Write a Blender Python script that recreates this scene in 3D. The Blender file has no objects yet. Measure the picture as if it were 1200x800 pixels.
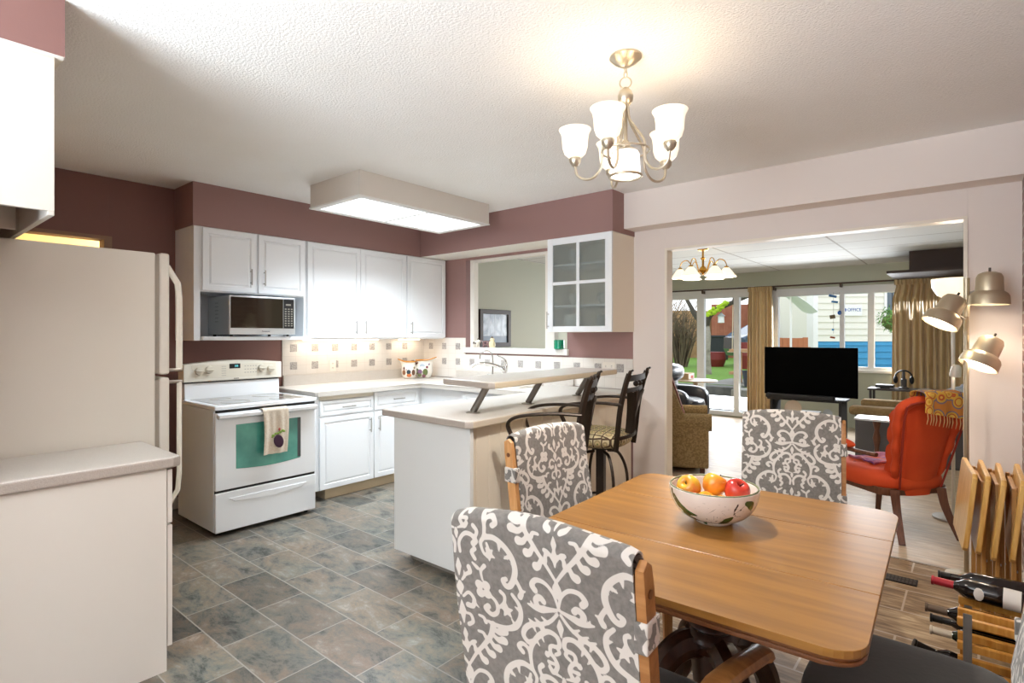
import bpy, bmesh, math, random
import numpy as np
from mathutils import Vector, Matrix, noise as mnoise
PI = math.pi
C = bpy.context.scene.collection
SC = bpy.context.scene
random.seed(4)

# ------------------------------------------------------------------ materials
def lin(h):
    h = h.lstrip('#')
    c = [int(h[i:i+2], 16)/255 for i in (0, 2, 4)]
    return tuple((v/12.92 if v <= .04045 else ((v+.055)/1.055)**2.4) for v in c) + (1,)
_m = {}
def newmat(name):
    m = bpy.data.materials.new(name); m.use_nodes = True
    nt = m.node_tree; b = nt.nodes['Principled BSDF']
    return m, nt, b
def mat(name, col='#ffffff', rough=.5, metal=0, bump=None, var=None, emit=None, coat=0, sheen=0, trans=0, stretch=(1, 1, 1), ior=None, alpha=None):
    """bump=(scale,strength[,dist]); var=(scale,'#col2',contrast)"""
    if name in _m: return _m[name]
    m, nt, b = newmat(name)
    b.inputs['Base Color'].default_value = lin(col)
    b.inputs['Roughness'].default_value = rough
    b.inputs['Metallic'].default_value = metal
    b.inputs['Coat Weight'].default_value = coat
    b.inputs['Sheen Weight'].default_value = sheen
    b.inputs['Transmission Weight'].default_value = trans
    if ior: b.inputs['IOR'].default_value = ior
    if alpha is not None: b.inputs['Alpha'].default_value = alpha
    if emit:
        b.inputs['Emission Color'].default_value = lin(emit[0]); b.inputs['Emission Strength'].default_value = emit[1]
    N, L = nt.nodes, nt.links
    if bump or var:
        tc = N.new('ShaderNodeTexCoord'); mp = N.new('ShaderNodeMapping'); mp.inputs['Scale'].default_value = stretch
        L.new(tc.outputs['Object'], mp.inputs['Vector'])
    if var:
        n = N.new('ShaderNodeTexNoise'); n.inputs['Scale'].default_value = var[0]; n.inputs['Detail'].default_value = 6
        L.new(mp.outputs[0], n.inputs['Vector'])
        r = N.new('ShaderNodeValToRGB'); k = var[2] if len(var) > 2 else .25
        r.color_ramp.elements[0].position = .5-k; r.color_ramp.elements[1].position = .5+k
        r.color_ramp.elements[0].color = lin(col); r.color_ramp.elements[1].color = lin(var[1])
        L.new(n.outputs['Fac'], r.inputs['Fac']); L.new(r.outputs[0], b.inputs['Base Color'])
    if bump:
        n = N.new('ShaderNodeTexNoise'); n.inputs['Scale'].default_value = bump[0]; n.inputs['Detail'].default_value = 4
        L.new(mp.outputs[0], n.inputs['Vector'])
        bp = N.new('ShaderNodeBump'); bp.inputs['Strength'].default_value = bump[1]; bp.inputs['Distance'].default_value = bump[2] if len(bump) > 2 else .01
        L.new(n.outputs['Fac'], bp.inputs['Height']); L.new(bp.outputs[0], b.inputs['Normal'])
    _m[name] = m
    return m
def wood(name, c1, c2, axis=0, scale=6, rough=.4, coat=0, st=14):
    if name in _m: return _m[name]
    m, nt, b = newmat(name); N, L = nt.nodes, nt.links
    tc = N.new('ShaderNodeTexCoord'); mp = N.new('ShaderNodeMapping')
    s = [st]*3; s[axis] = 1; mp.inputs['Scale'].default_value = s
    L.new(tc.outputs['Object'], mp.inputs['Vector'])
    n = N.new('ShaderNodeTexNoise'); n.inputs['Scale'].default_value = scale; n.inputs['Detail'].default_value = 8; n.inputs['Distortion'].default_value = .6
    L.new(mp.outputs[0], n.inputs['Vector'])
    r = N.new('ShaderNodeValToRGB'); r.color_ramp.elements[0].position = .3; r.color_ramp.elements[1].position = .72
    r.color_ramp.elements[0].color = lin(c1); r.color_ramp.elements[1].color = lin(c2)
    L.new(n.outputs['Fac'], r.inputs['Fac']); L.new(r.outputs[0], b.inputs['Base Color'])
    b.inputs['Roughness'].default_value = rough; b.inputs['Coat Weight'].default_value = coat; b.inputs['Coat Roughness'].default_value = .2
    bp = N.new('ShaderNodeBump'); bp.inputs['Strength'].default_value = .08; bp.inputs['Distance'].default_value = .003
    L.new(n.outputs['Fac'], bp.inputs['Height']); L.new(bp.outputs[0], b.inputs['Normal'])
    _m[name] = m
    return m
def sdfmat(name, layers, base, base2=None, rough=.8, sheen=.2, edge=.0006, weave=True, coat=0):
    """layers: (attribute, colour): the colour shows where the attribute (metres) is below 0"""
    if name in _m: return _m[name]
    m, nt, b = newmat(name); N, L = nt.nodes, nt.links
    tc = N.new('ShaderNodeTexCoord')
    n = N.new('ShaderNodeTexNoise'); n.inputs['Scale'].default_value = 90 if weave else 6; n.inputs['Detail'].default_value = 5
    L.new(tc.outputs['Object'], n.inputs['Vector'])
    r = N.new('ShaderNodeValToRGB'); r.color_ramp.elements[0].position = .32; r.color_ramp.elements[1].position = .68
    r.color_ramp.elements[0].color = lin(base); r.color_ramp.elements[1].color = lin(base2 or base)
    L.new(n.outputs['Fac'], r.inputs['Fac'])
    cur = r.outputs[0]
    for at, col in layers:
        a = N.new('ShaderNodeAttribute'); a.attribute_name = at
        mr = N.new('ShaderNodeMapRange'); mr.inputs['From Min'].default_value = -edge; mr.inputs['From Max'].default_value = edge
        mr.inputs['To Min'].default_value = 1; mr.inputs['To Max'].default_value = 0
        L.new(a.outputs['Fac'], mr.inputs['Value'])
        mx = N.new('ShaderNodeMix'); mx.data_type = 'RGBA'
        L.new(mr.outputs[0], mx.inputs[0]); L.new(cur, mx.inputs[6]); mx.inputs[7].default_value = lin(col)
        cur = mx.outputs[2]
    L.new(cur, b.inputs['Base Color']); b.inputs['Roughness'].default_value = rough; b.inputs['Sheen Weight'].default_value = sheen
    b.inputs['Coat Weight'].default_value = coat
    if weave:
        n2 = N.new('ShaderNodeTexNoise'); n2.inputs['Scale'].default_value = 400
        L.new(tc.outputs['Object'], n2.inputs['Vector'])
        bp = N.new('ShaderNodeBump'); bp.inputs['Strength'].default_value = .25; bp.inputs['Distance'].default_value = .002
        L.new(n2.outputs['Fac'], bp.inputs['Height']); L.new(bp.outputs[0], b.inputs['Normal'])
    _m[name] = m
    return m

# ------------------------------------------------------------------ objects
_off = {}
def thing(name, label, cat, loc=(0, 0, 0), rz=0, group=None, local=False):
    """Empty at a thing's base. local=False: part meshes are given in world coordinates"""
    o = bpy.data.objects.new(name, None); C.objects.link(o); o.empty_display_size = .1
    o.location = loc; o.rotation_euler = (0, 0, rz)
    o['label'] = label; o['category'] = cat
    if group: o['group'] = group
    if not local: _off[o.name] = Vector(loc)
    return o
def obj(name, bm, m, parent=None, smooth=35, label=None, kind=None):
    me = bpy.data.meshes.new(name)
    bmesh.ops.recalc_face_normals(bm, faces=bm.faces[:]) if not getattr(bm, 'keep', False) and len(bm.faces) else None
    if parent and parent.name in _off: bmesh.ops.translate(bm, verts=bm.verts[:], vec=-_off[parent.name])
    bm.to_mesh(me); bm.free()
    if smooth:
        me.polygons.foreach_set('use_smooth', [True]*len(me.polygons)); me.set_sharp_from_angle(angle=math.radians(smooth))
        if len(me.polygons) < 900 and smooth < 50:
            for p in me.polygons:
                if p.area > .0012 and (len(p.vertices) > 4 or p.area > .003): p.use_smooth = False
    for k in (m if isinstance(m, (list, tuple)) else [m]): me.materials.append(k)
    o = bpy.data.objects.new(name, me); C.objects.link(o)
    if parent:
        o.parent = parent
        if parent.name in _off: _off[o.name] = _off[parent.name]
    if label: o['label'] = label
    if kind: o['kind'] = kind
    return o
def tag(o, label, cat, group=None, kind=None):
    o['label'] = label; o['category'] = cat
    if group: o['group'] = group
    if kind: o['kind'] = kind
    return o
def struct(name, bm, m, smooth=35, parent=None):
    o = obj(name, bm, m, parent, smooth)
    if not parent: o['kind'] = 'structure'
    return o
def one(name, bm, m, label, cat, group=None, smooth=35):
    """a thing that is one mesh, with its origin at the middle of its base"""
    xs = [v.co.x for v in bm.verts]; ys = [v.co.y for v in bm.verts]; zs = [v.co.z for v in bm.verts]
    c = Vector(((min(xs)+max(xs))/2, (min(ys)+max(ys))/2, min(zs)))
    bmesh.ops.translate(bm, verts=bm.verts[:], vec=-c)
    o = obj(name, bm, m, None, smooth); o.location = c
    _off[o.name] = c
    return tag(o, label, cat, group)
def dup(root, loc, rz=0, label=None, group=None, rot=None):
    r = root.copy(); C.objects.link(r); r.location = loc; r.rotation_euler = rot or (0, 0, rz)
    if label: r['label'] = label
    if group: r['group'] = group
    for ch in list(root.children):
        c = ch.copy(); C.objects.link(c); c.parent = r
        for g in ch.children:
            d = g.copy(); C.objects.link(d); d.parent = c
    return r

# ------------------------------------------------------------------ mesh tools
def B(): return bmesh.new()
def merge(bm, t):
    me = bpy.data.meshes.new('tmp'); t.to_mesh(me); t.free(); bm.from_mesh(me); bpy.data.meshes.remove(me); return bm
def box(bm, lo, hi, bev=0, seg=2, mi=0, M=None):
    t = B(); bmesh.ops.create_cube(t, size=1)
    if min(abs(hi[i]-lo[i]) for i in range(3)) > .004 and len(bm.verts):      # keep crossing boards from sharing a plane
        e = random.uniform(.0001, .0006); lo = [v+e for v in lo]; hi = [v-e for v in hi]
    for v in t.verts: v.co = Vector([(lo[i]+hi[i])/2 + v.co[i]*(hi[i]-lo[i]) for i in range(3)])
    if bev: bmesh.ops.bevel(t, geom=t.edges[:], offset=bev, segments=seg, affect='EDGES', profile=.5)
    for f in t.faces: f.material_index = mi
    if M: bmesh.ops.transform(t, matrix=M, verts=t.verts[:])
    return merge(bm, t)
def tube(bm, pts, r, seg=10, cap=True, mi=0, closed=False, flat=None):
    """tube along points, r number or list; flat=(a,b) scales the section"""
    pts = [Vector(p) for p in pts]; n = len(pts)
    rs = r if isinstance(r, (list, tuple)) else [r]*n
    rings = []; up = None
    for i, p in enumerate(pts):
        a = pts[(i-1) % n] if (closed or i > 0) else p; b = pts[(i+1) % n] if (closed or i < n-1) else p
        d = (b-a).normalized()
        if up is None:
            up = Vector((0, 0, 1)) if abs(d.z) < .9 else Vector((1, 0, 0))
        x = up.cross(d)
        if x.length < 1e-5: x = Vector((1, 0, 0)).cross(d)
        x.normalize(); y = d.cross(x).normalized(); up = y
        fa, fb = flat or (1, 1)
        rings.append([bm.verts.new(p + rs[i]*(x*math.cos(2*PI*k/seg)*fa + y*math.sin(2*PI*k/seg)*fb)) for k in range(seg)])
    m = n if closed else n-1
    for i in range(m):
        A, Bq = rings[i], rings[(i+1) % n]
        for k in range(seg):
            f = bm.faces.new((A[k], A[(k+1) % seg], Bq[(k+1) % seg], Bq[k])); f.material_index = mi
    if cap and not closed:
        for R in (rings[0][::-1], rings[-1]):
            f = bm.faces.new(R); f.material_index = mi
    return bm
def cyl(bm, a, b, r, seg=16, r2=None, mi=0):
    return tube(bm, [a, b], [r, r if r2 is None else r2], seg, mi=mi)
def lathe(bm, prof, c=(0, 0, 0), seg=32, cap=True, M=None, mi=0, sx=1, sy=1):
    """profile of (r,z) pairs around the z axis"""
    t = B(); rings = []
    for r, z in prof:
        if r < 1e-5: rings.append([t.verts.new((c[0], c[1], c[2]+z))])
        else: rings.append([t.verts.new((c[0]+r*sx*math.cos(2*PI*k/seg), c[1]+r*sy*math.sin(2*PI*k/seg), c[2]+z)) for k in range(seg)])
    for A, Bq in zip(rings, rings[1:]):
        if len(A) == 1 and len(Bq) == 1: continue
        for k in range(seg):
            k2 = (k+1) % seg
            if len(A) == 1: t.faces.new((A[0], Bq[k2], Bq[k]))
            elif len(Bq) == 1: t.faces.new((A[k], A[k2], Bq[0]))
            else: t.faces.new((A[k], A[k2], Bq[k2], Bq[k]))
    if cap:
        if len(rings[0]) > 1: t.faces.new(rings[0][::-1])
        if len(rings[-1]) > 1: t.faces.new(rings[-1])
    for f in t.faces: f.material_index = mi
    if M: bmesh.ops.transform(t, matrix=M, verts=t.verts[:])
    return merge(bm, t)
def prism(bm, poly, lo, hi, axis=2, bev=0, mi=0, seg=2, M=None):
    """polygon extruded along an axis. axis 2: poly=(x,y); 0: (y,z); 1: (x,z)"""
    t = B()
    def P(p, h): return {2: (p[0], p[1], h), 0: (h, p[0], p[1]), 1: (p[0], h, p[1])}[axis]
    a = [t.verts.new(P(p, lo)) for p in poly]; b = [t.verts.new(P(p, hi)) for p in poly]
    f1 = t.faces.new(a[::-1]); f2 = t.faces.new(b); n = len(poly)
    for i in range(n): t.faces.new((a[i], a[(i+1) % n], b[(i+1) % n], b[i]))
    if bev:
        e = [x for x in t.edges if any(f in (f1, f2) for f in x.link_faces)]
        bmesh.ops.bevel(t, geom=e, offset=bev, segments=seg, affect='EDGES', profile=.5)
    for f in t.faces: f.material_index = mi
    if M: bmesh.ops.transform(t, matrix=M, verts=t.verts[:])
    return merge(bm, t)
def rrect(x0, y0, x1, y1, r, n=5):
    P = []
    for cx, cy, a0 in ((x1-r, y1-r, 0), (x0+r, y1-r, 90), (x0+r, y0+r, 180), (x1-r, y0+r, 270)):
        for i in range(n+1):
            a = math.radians(a0+90*i/n); P.append((cx+r*math.cos(a), cy+r*math.sin(a)))
    return P
def blob(bm, c, s, sub=3, M=None, p=2.0, mi=0):
    """superellipsoid cushion: half sizes s, exponent p (2 = ellipsoid, 4 = boxy)"""
    t = B(); bmesh.ops.create_icosphere(t, subdivisions=sub, radius=1)
    for v in t.verts:
        d = v.co; k = (abs(d.x)**p + abs(d.y)**p + abs(d.z)**p)**(-1/p)
        v.co = Vector((d.x*k*s[0]+c[0], d.y*k*s[1]+c[1], d.z*k*s[2]+c[2]))
    for f in t.faces: f.material_index = mi
    if M: bmesh.ops.transform(t, matrix=M, verts=t.verts[:])
    return merge(bm, t)
def grid(bm, fn, nu, nv, closed_u=False, mi=0):
    """fn(i/nu, j/nv) -> point; returns the vertex rows"""
    V = [[bm.verts.new(fn(i/nu, j/nv)) for i in range(nu + (0 if closed_u else 1))] for j in range(nv+1)]
    w = len(V[0])
    for j in range(nv):
        for i in range(nu):
            f = bm.faces.new((V[j][i], V[j][(i+1) % w], V[j+1][(i+1) % w], V[j+1][i])); f.material_index = mi
    return V
def solid(bm, th):
    """gives an open sheet its thickness"""
    bmesh.ops.recalc_face_normals(bm, faces=bm.faces[:])
    bmesh.ops.solidify(bm, geom=bm.faces[:], thickness=th)
    return bm
def arc(c, r, a0, a1, n=10, plane='xz'):
    out = []
    for i in range(n+1):
        a = math.radians(a0+(a1-a0)*i/n); u, v = r*math.cos(a), r*math.sin(a)
        out.append({'xz': (c[0]+u, c[1], c[2]+v), 'xy': (c[0]+u, c[1]+v, c[2]), 'yz': (c[0], c[1]+u, c[2]+v)}[plane])
    return out
def spline(pts, n=8):
    """Catmull-Rom through points"""
    P = [Vector(p) for p in pts]; P = [P[0]*2-P[1]] + P + [P[-1]*2-P[-2]]; out = []
    for i in range(1, len(P)-2):
        for k in range(n):
            t = k/n; a, b, c, d = P[i-1], P[i], P[i+1], P[i+2]
            out.append(.5*((2*b)+(c-a)*t+(2*a-5*b+4*c-d)*t*t+(3*b-a-3*c+d)*t**3))
    return out + [P[-2]]
def Rz(a, c=(0, 0, 0)): return Matrix.Translation(c) @ Matrix.Rotation(a, 4, 'Z') @ Matrix.Translation(-Vector(c))
def place(c, rx=0, ry=0, rz=0): return Matrix.Translation(c) @ Matrix.Rotation(rz, 4, 'Z') @ Matrix.Rotation(ry, 4, 'Y') @ Matrix.Rotation(rx, 4, 'X')

# ------------------------------------------------------------------ damask pattern
def cr2(pts, n=5):
    return [(v.x, v.y) for v in spline([(p[0], p[1], 0) for p in pts], n)]
S = []   # segments: x0,y0,r0,x1,y1,r1 in pattern units (one unit = .000514 m)
def stroke(pts, w0, w1=None, wm=None):
    P = cr2(pts); n = len(P)-1; w1 = w0 if w1 is None else w1
    for i in range(n):
        def w(t):
            if wm is None: return w0+(w1-w0)*t
            return (w0*(1-2*t)+wm*2*t) if t < .5 else (wm*(2-2*t)+w1*(2*t-1))
        S.append((P[i][0], P[i][1], w(i/n), P[i+1][0], P[i+1][1], w((i+1)/n)))
def dot(x, y, r): S.append((x, y, r, x+.1, y, r))
def star(x, y, r, a0=0, n=5):
    for k in range(n):
        a = math.radians(a0+360*k/n); S.append((x, y, r*.42, x+r*math.cos(a), y+r*math.sin(a), 3))
dot(0, -222, 9); stroke([(0, -262), (0, -222), (0, -180)], 3, 3, 13); stroke([(8, -205), (30, -235), (48, -238)], 4, 9)
stroke([(0, -122), (0, -88), (0, -50)], 3, 3, 18)
stroke([(0, -5), (18, -60), (55, -96), (102, -98), (126, -70), (112, -52)], 5, 13)
stroke([(2, 2), (60, 18), (110, 28), (156, 22)], 5, 4, 15)
stroke([(104, 22), (112, -8), (88, -26), (72, -14)], 12, 12); stroke([(130, 25), (140, 5)], 8, 3)
stroke([(8, 22), (48, 66), (100, 96), (146, 112), (182, 142), (196, 178), (172, 200), (146, 188)], 6, 10, 11)
for a, b, c, d in ((60, 76, 88, 60), (96, 94, 125, 78), (130, 104, 158, 92), (90, 96, 78, 120), (138, 112, 128, 136)): stroke([(a, b), (c, d)], 8, 4)
stroke([(0, 45), (0, 78), (0, 118)], 3, 3, 14)
stroke([(38, 172), (12, 162), (20, 124), (58, 114), (96, 136), (130, 172), (156, 214), (166, 262), (160, 318)], 8, 8, 11)
stroke([(75, 122), (104, 112)], 8, 3); stroke([(100, 140), (88, 170)], 8, 3); stroke([(130, 172), (112, 196)], 7, 3)
stroke([(166, 262), (178, 230), (206, 220), (228, 240), (208, 258)], 7, 11)
stroke([(32, 205), (14, 190), (30, 170), (56, 178), (58, 206), (38, 228), (28, 256), (50, 290), (66, 272)], 7, 9)
dot(76, 220, 11); stroke([(50, 215), (80, 210)], 8, 5); stroke([(34, 250), (70, 250)], 6, 8); stroke([(40, 290), (12, 296)], 7, 4)
stroke([(0, 296), (0, 318), (0, 344)], 3, 3, 11)
stroke([(16, 408), (14, 362), (44, 326), (86, 322), (112, 344), (96, 362)], 7, 12); stroke([(108, 335), (122, 300), (104, 278)], 7, 10)
stroke([(160, 318), (140, 348), (150, 388), (172, 408)], 9, 5)
stroke([(160, 318), (212, 312), (266, 340), (304, 384), (314, 440), (290, 500), (262, 518), (244, 496), (262, 484)], 11, 9, 13)
star(182, 392, 30, 20); stroke([(172, 345), (182, 380)], 6, 8); stroke([(240, 330), (236, 362)], 10, 4); stroke([(285, 380), (262, 392)], 9, 4)
stroke([(172, 372), (250, 372), (296, 412)], 1, 1)
stroke([(318, 478), (340, 520), (330, 545)], 8, 12); stroke([(340, 520), (362, 512)], 9, 3)
stroke([(288, 548), (322, 588), (322, 642), (290, 692), (240, 718), (180, 722), (140, 716)], 8, 7, 13)
stroke([(290, 690), (270, 664)], 9, 3); stroke([(318, 610), (296, 600)], 8, 3)
for k in range(4):
    a = math.radians(40+90*k); dot(132+27*math.cos(a), 565+27*math.sin(a), 19)
stroke([(160, 580), (196, 610), (198, 652), (166, 676), (134, 656), (150, 640)], 7, 12)
stroke([(198, 640), (238, 600), (244, 566), (226, 552)], 6, 9); star(250, 632, 34, 50); stroke([(132, 520), (128, 480), (150, 452)], 5, 9)
stroke([(100, 430), (84, 404), (104, 384)], 9, 9); stroke([(110, 470), (84, 452)], 9, 5)
stroke([(166, 722), (142, 786), (96, 846), (46, 902), (0, 962)], 13, 6)
for a, b, c, d in ((160, 740, 226, 738), (150, 768, 218, 786), (132, 800, 182, 834), (104, 838, 142, 876), (64, 880, 96, 922)):
    mx_, my_ = (a+c)/2+(d-b)*.18-6, (b+d)/2+14; stroke([(a, b), (mx_, my_), (c, d)], 7, 17)
for a, b, c, d in ((124, 725, 92, 700), (112, 800, 76, 782), (46, 885, 22, 850)):
    stroke([(a, b), ((a+c)/2+8, (b+d)/2-8), (c, d)], 9, 6)
# heart and drops inside the frame
stroke([(0, 438), (0, 476), (0, 520)], 3, 3, 15); stroke([(16, 540), (38, 516), (66, 500), (60, 478)], 6, 11); stroke([(30, 528), (30, 496)], 6, 3)
stroke([(0, 545), (0, 575), (0, 612)], 3, 3, 19); stroke([(14, 620), (46, 600), (74, 628), (62, 664), (36, 660)], 6, 12); stroke([(70, 640), (96, 662)], 8, 3)
stroke([(0, 640), (0, 690), (0, 752)], 3, 3, 17); stroke([(12, 700), (44, 708), (52, 742), (28, 756)], 5, 10); stroke([(0, 776), (0, 806), (0, 840)], 3, 3, 12)
U = .000514; TW, TH = 525, 1080
def _damask():
    nx, ny = 264, 270
    xs = (np.arange(nx)-132)*(1050/264.0); ys = np.arange(ny)*4.0
    X, Y = np.meshgrid(xs, ys); D = np.full(X.shape, 60.0)
    for (x0, y0, r0, x1, y1, r1) in S:
        for mx in (1, -1):
            for ox, oy in ((0, 0), (525, 540), (-525, 540), (525, -540), (-525, -540), (0, 1080), (0, -1080)):
                ax, ay, bx, by = mx*x0+ox, y0+oy, mx*x1+ox, y1+oy
                if max(ay, by) < -60 or min(ay, by) > 1140: continue
                j0 = max(0, int((min(ay, by)-60)/4)); j1 = min(ny, int((max(ay, by)+60)/4)+1)
                i0 = max(0, int((min(ax, bx)-60)/3.977+132)); i1 = min(nx, int((max(ax, bx)+60)/3.977+132)+1)
                if j1 <= j0 or i1 <= i0: continue
                Xs, Ys = X[j0:j1, i0:i1], Y[j0:j1, i0:i1]
                dx, dy = bx-ax, by-ay; t = np.clip(((Xs-ax)*dx+(Ys-ay)*dy)/(dx*dx+dy*dy+1e-9), 0, 1)
                d = np.hypot(Xs-ax-t*dx, Ys-ay-t*dy)-(r0+(r1-r0)*t)*1.15
                D[j0:j1, i0:i1] = np.minimum(D[j0:j1, i0:i1], d)
    return D*U
DAM = _damask()
def damask(u, v):
    """u across, v downwards, metres from the knot of the motif (arrays)"""
    x = (np.asarray(u)/U/3.977+132) % 264; y = (np.asarray(v)/U/4.0) % 270
    i = np.floor(x).astype(int); j = np.floor(y).astype(int); fx, fy = x-i, y-j; i %= 264; j %= 270
    i2, j2 = (i+1) % 264, (j+1) % 270
    return DAM[j, i]*(1-fx)*(1-fy)+DAM[j, i2]*fx*(1-fy)+DAM[j2, i]*(1-fx)*fy+DAM[j2, i2]*fx*fy
def attr(o, name, vals):
    a = o.data.attributes.new(name, 'FLOAT', 'POINT'); a.data.foreach_set('value', np.asarray(vals, dtype=np.float32))
# ------------------------------------------------------------------ palette
WHT = mat('white paint', '#e9e8e4', .35)
CAB = mat('cabinet white', '#eef0f2', .38, bump=(3, .02))
TRIM = mat('trim white', '#e6e1d8', .4)
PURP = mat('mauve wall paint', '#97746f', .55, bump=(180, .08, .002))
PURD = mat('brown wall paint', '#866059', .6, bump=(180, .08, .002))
PALE = mat('pale wall paint', '#eadfd7', .6, bump=(160, .08, .002))
SAGE = mat('sage wall paint', '#c3c7b6', .6, bump=(160, .06, .002))
YEL = mat('yellow hall paint', '#f0e4c0', .6)
POP = mat('popcorn ceiling', '#f7f6f3', .9, bump=(95, .5, .010), var=(2, '#f3f1ec'))
CTR = mat('speckled laminate', '#d9d4cd', .3, var=(420, '#c2bab0', .12))
CTRE = mat('speckled laminate edge', '#b9aea4', .4, var=(420, '#a3988e', .12))
APPL = mat('enamel white', '#ebeef1', .2, coat=.3)
FRG = mat('textured fridge enamel', '#dcd6ca', .35, bump=(260, .15, .002))
BISC = mat('biscuit enamel', '#ddd8cb', .3)
STEEL = mat('brushed steel', '#b9b6b0', .32, 1)
CHROME = mat('chrome', '#d5d5d5', .12, 1)
NICK = mat('satin nickel', '#cdc3b0', .38, 1)
PEWT = mat('pewter metal', '#6e655c', .45, .6)
BRONZE = mat('dark bronze metal', '#33281f', .42, .5)
BLK = mat('black plastic', '#111111', .35)
GLS = mat('black glass', '#0d0c0b', .06, coat=.5)
BRASS = mat('polished brass', '#c99a45', .25, 1)
GOLD = wood('golden oak', '#8e5a2c', '#b07c48', 0, 3, .38, .3)
HONEY = wood('honey wood', '#bd7d2c', '#d9a04c', 2, 4, .42)
BEECH = wood('beech wood', '#b07a45', '#cf9c66', 2, 4, .42)
DKW = wood('dark walnut', '#28150e', '#4a2a1c', 2, 3, .3, .3)
MIDW = wood('brown walnut', '#4c2a1a', '#70432a', 2, 4, .4)
VELV = mat('charcoal velvet', '#38342f', .9, sheen=.15, bump=(60, .15, .004), var=(3, '#4a453f'))
MSTEEL = mat('grey strip metal', '#8f8f8d', .4, .7)
CERA = mat('glazed white ceramic', '#efe8dc', .15, coat=.4)
DAMG = sdfmat('grey damask cloth', [('motif', '#cbc4bb')], '#67625d', '#7b756e')
GLOW = mat('frosted lamp glass', '#fff4e0', .4, emit=('#fff0d8', .5))
GLOWC = mat('frosted downlight glass', '#ffffff', .4, emit=('#f4f6ff', .8))
DIFF = mat('fluorescent diffuser', '#f4fbff', .5, emit=('#f0f8ff', 1.05), var=(40, '#e7f0f4'))
BULB = mat('lit bulb', '#ffffff', .4, emit=('#fff0d8', 5))

# ------------------------------------------------------------------ camera
cam = bpy.data.cameras.new('camera'); co = bpy.data.objects.new('camera', cam); C.objects.link(co)
co.location = (0, 0, 1.41); co.rotation_euler = (PI/2, 0, math.atan2(540, 647))
cam.sensor_width = 36; cam.lens = 36*647/1200; cam.shift_y = -7/1200; cam.clip_start = .02; cam.clip_end = 200
SC.camera = co

# ------------------------------------------------------------------ room shell
XW, XE, YN, ZC = -4.99, .22, 4.35, 2.60
def floor_slate():
    m, nt, b = newmat('slate look vinyl'); N, L = nt.nodes, nt.links
    tc = N.new('ShaderNodeTexCoord'); mp = N.new('ShaderNodeMapping'); mp.inputs['Location'].default_value = (.24, -.045, 0)
    L.new(tc.outputs['Object'], mp.inputs[0])
    br = N.new('ShaderNodeTexBrick'); br.inputs['Scale'].default_value = 1; br.inputs['Brick Width'].default_value = .43; br.inputs['Row Height'].default_value = .258
    br.inputs['Mortar Size'].default_value = .0034; br.inputs['Mortar Smooth'].default_value = .3
    br.inputs['Color1'].default_value = (0, 0, 0, 1); br.inputs['Color2'].default_value = (1, 1, 1, 1); br.inputs['Mortar'].default_value = (.5, .5, .5, 1)
    L.new(mp.outputs[0], br.inputs[0])
    # each tile shifts the stone figure
    ad = N.new('ShaderNodeVectorMath'); ad.operation = 'MULTIPLY_ADD'; ad.inputs[1].default_value = (5, 9, 7)
    L.new(br.outputs['Color'], ad.inputs[0]); L.new(mp.outputs[0], ad.inputs[2])
    st = N.new('ShaderNodeMapping'); st.inputs['Scale'].default_value = (1.5, 2.6, 1); L.new(ad.outputs[0], st.inputs[0])
    n1 = N.new('ShaderNodeTexNoise'); n1.inputs['Scale'].default_value = 3.2; n1.inputs['Detail'].default_value = 15; n1.inputs['Roughness'].default_value = .78; n1.inputs['Distortion'].default_value = .35
    L.new(st.outputs[0], n1.inputs['Vector'])
    r = N.new('ShaderNodeValToRGB'); e = r.color_ramp.elements
    e[0].position = .37; e[0].color = lin('#403e39'); e[1].position = .65; e[1].color = lin('#c9bfb2')
    for p, c in ((.42, '#676763'), (.48, '#8a8880'), (.54, '#a08f7c'), (.6, '#a5a19a')):
        k = e.new(p); k.color = lin(c)
    L.new(n1.outputs['Fac'], r.inputs['Fac'])
    n2 = N.new('ShaderNodeTexNoise'); n2.inputs['Scale'].default_value = 1.3; n2.inputs['Detail'].default_value = 3; L.new(st.outputs[0], n2.inputs['Vector'])
    r2 = N.new('ShaderNodeValToRGB'); r2.color_ramp.elements[0].position = .35; r2.color_ramp.elements[1].position = .65
    r2.color_ramp.elements[0].color = lin('#adbab8'); r2.color_ramp.elements[1].color = lin('#c4b2a2')
    L.new(n2.outputs['Fac'], r2.inputs['Fac'])
    mx = N.new('ShaderNodeMix'); mx.data_type = 'RGBA'; mx.blend_type = 'MULTIPLY'; mx.inputs[0].default_value = .75
    L.new(r.outputs[0], mx.inputs[6]); L.new(r2.outputs[0], mx.inputs[7])
    mr = N.new('ShaderNodeMapRange'); mr.inputs['To Min'].default_value = .5; mr.inputs['To Max'].default_value = 1.02; L.new(br.outputs['Color'], mr.inputs['Value'])
    vm = N.new('ShaderNodeVectorMath'); vm.operation = 'SCALE'; L.new(mx.outputs[2], vm.inputs[0]); L.new(mr.outputs[0], vm.inputs['Scale'])
    br2 = N.new('ShaderNodeMix'); br2.data_type = 'RGBA'; L.new(br.outputs['Fac'], br2.inputs[0]); L.new(vm.outputs[0], br2.inputs[6]); br2.inputs[7].default_value = lin('#928d85')
    gm = N.new('ShaderNodeBrightContrast'); gm.inputs['Bright'].default_value = .02; gm.inputs['Contrast'].default_value = .02
    L.new(br2.outputs[2], gm.inputs[0]); L.new(gm.outputs[0], b.inputs['Base Color'])
    b.inputs['Roughness'].default_value = .36
    bp = N.new('ShaderNodeBump'); bp.inputs['Strength'].default_value = .35; bp.inputs['Distance'].default_value = .006
    L.new(n1.outputs['Fac'], bp.inputs['Height']); L.new(bp.outputs[0], b.inputs['Normal'])
    return m
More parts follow.
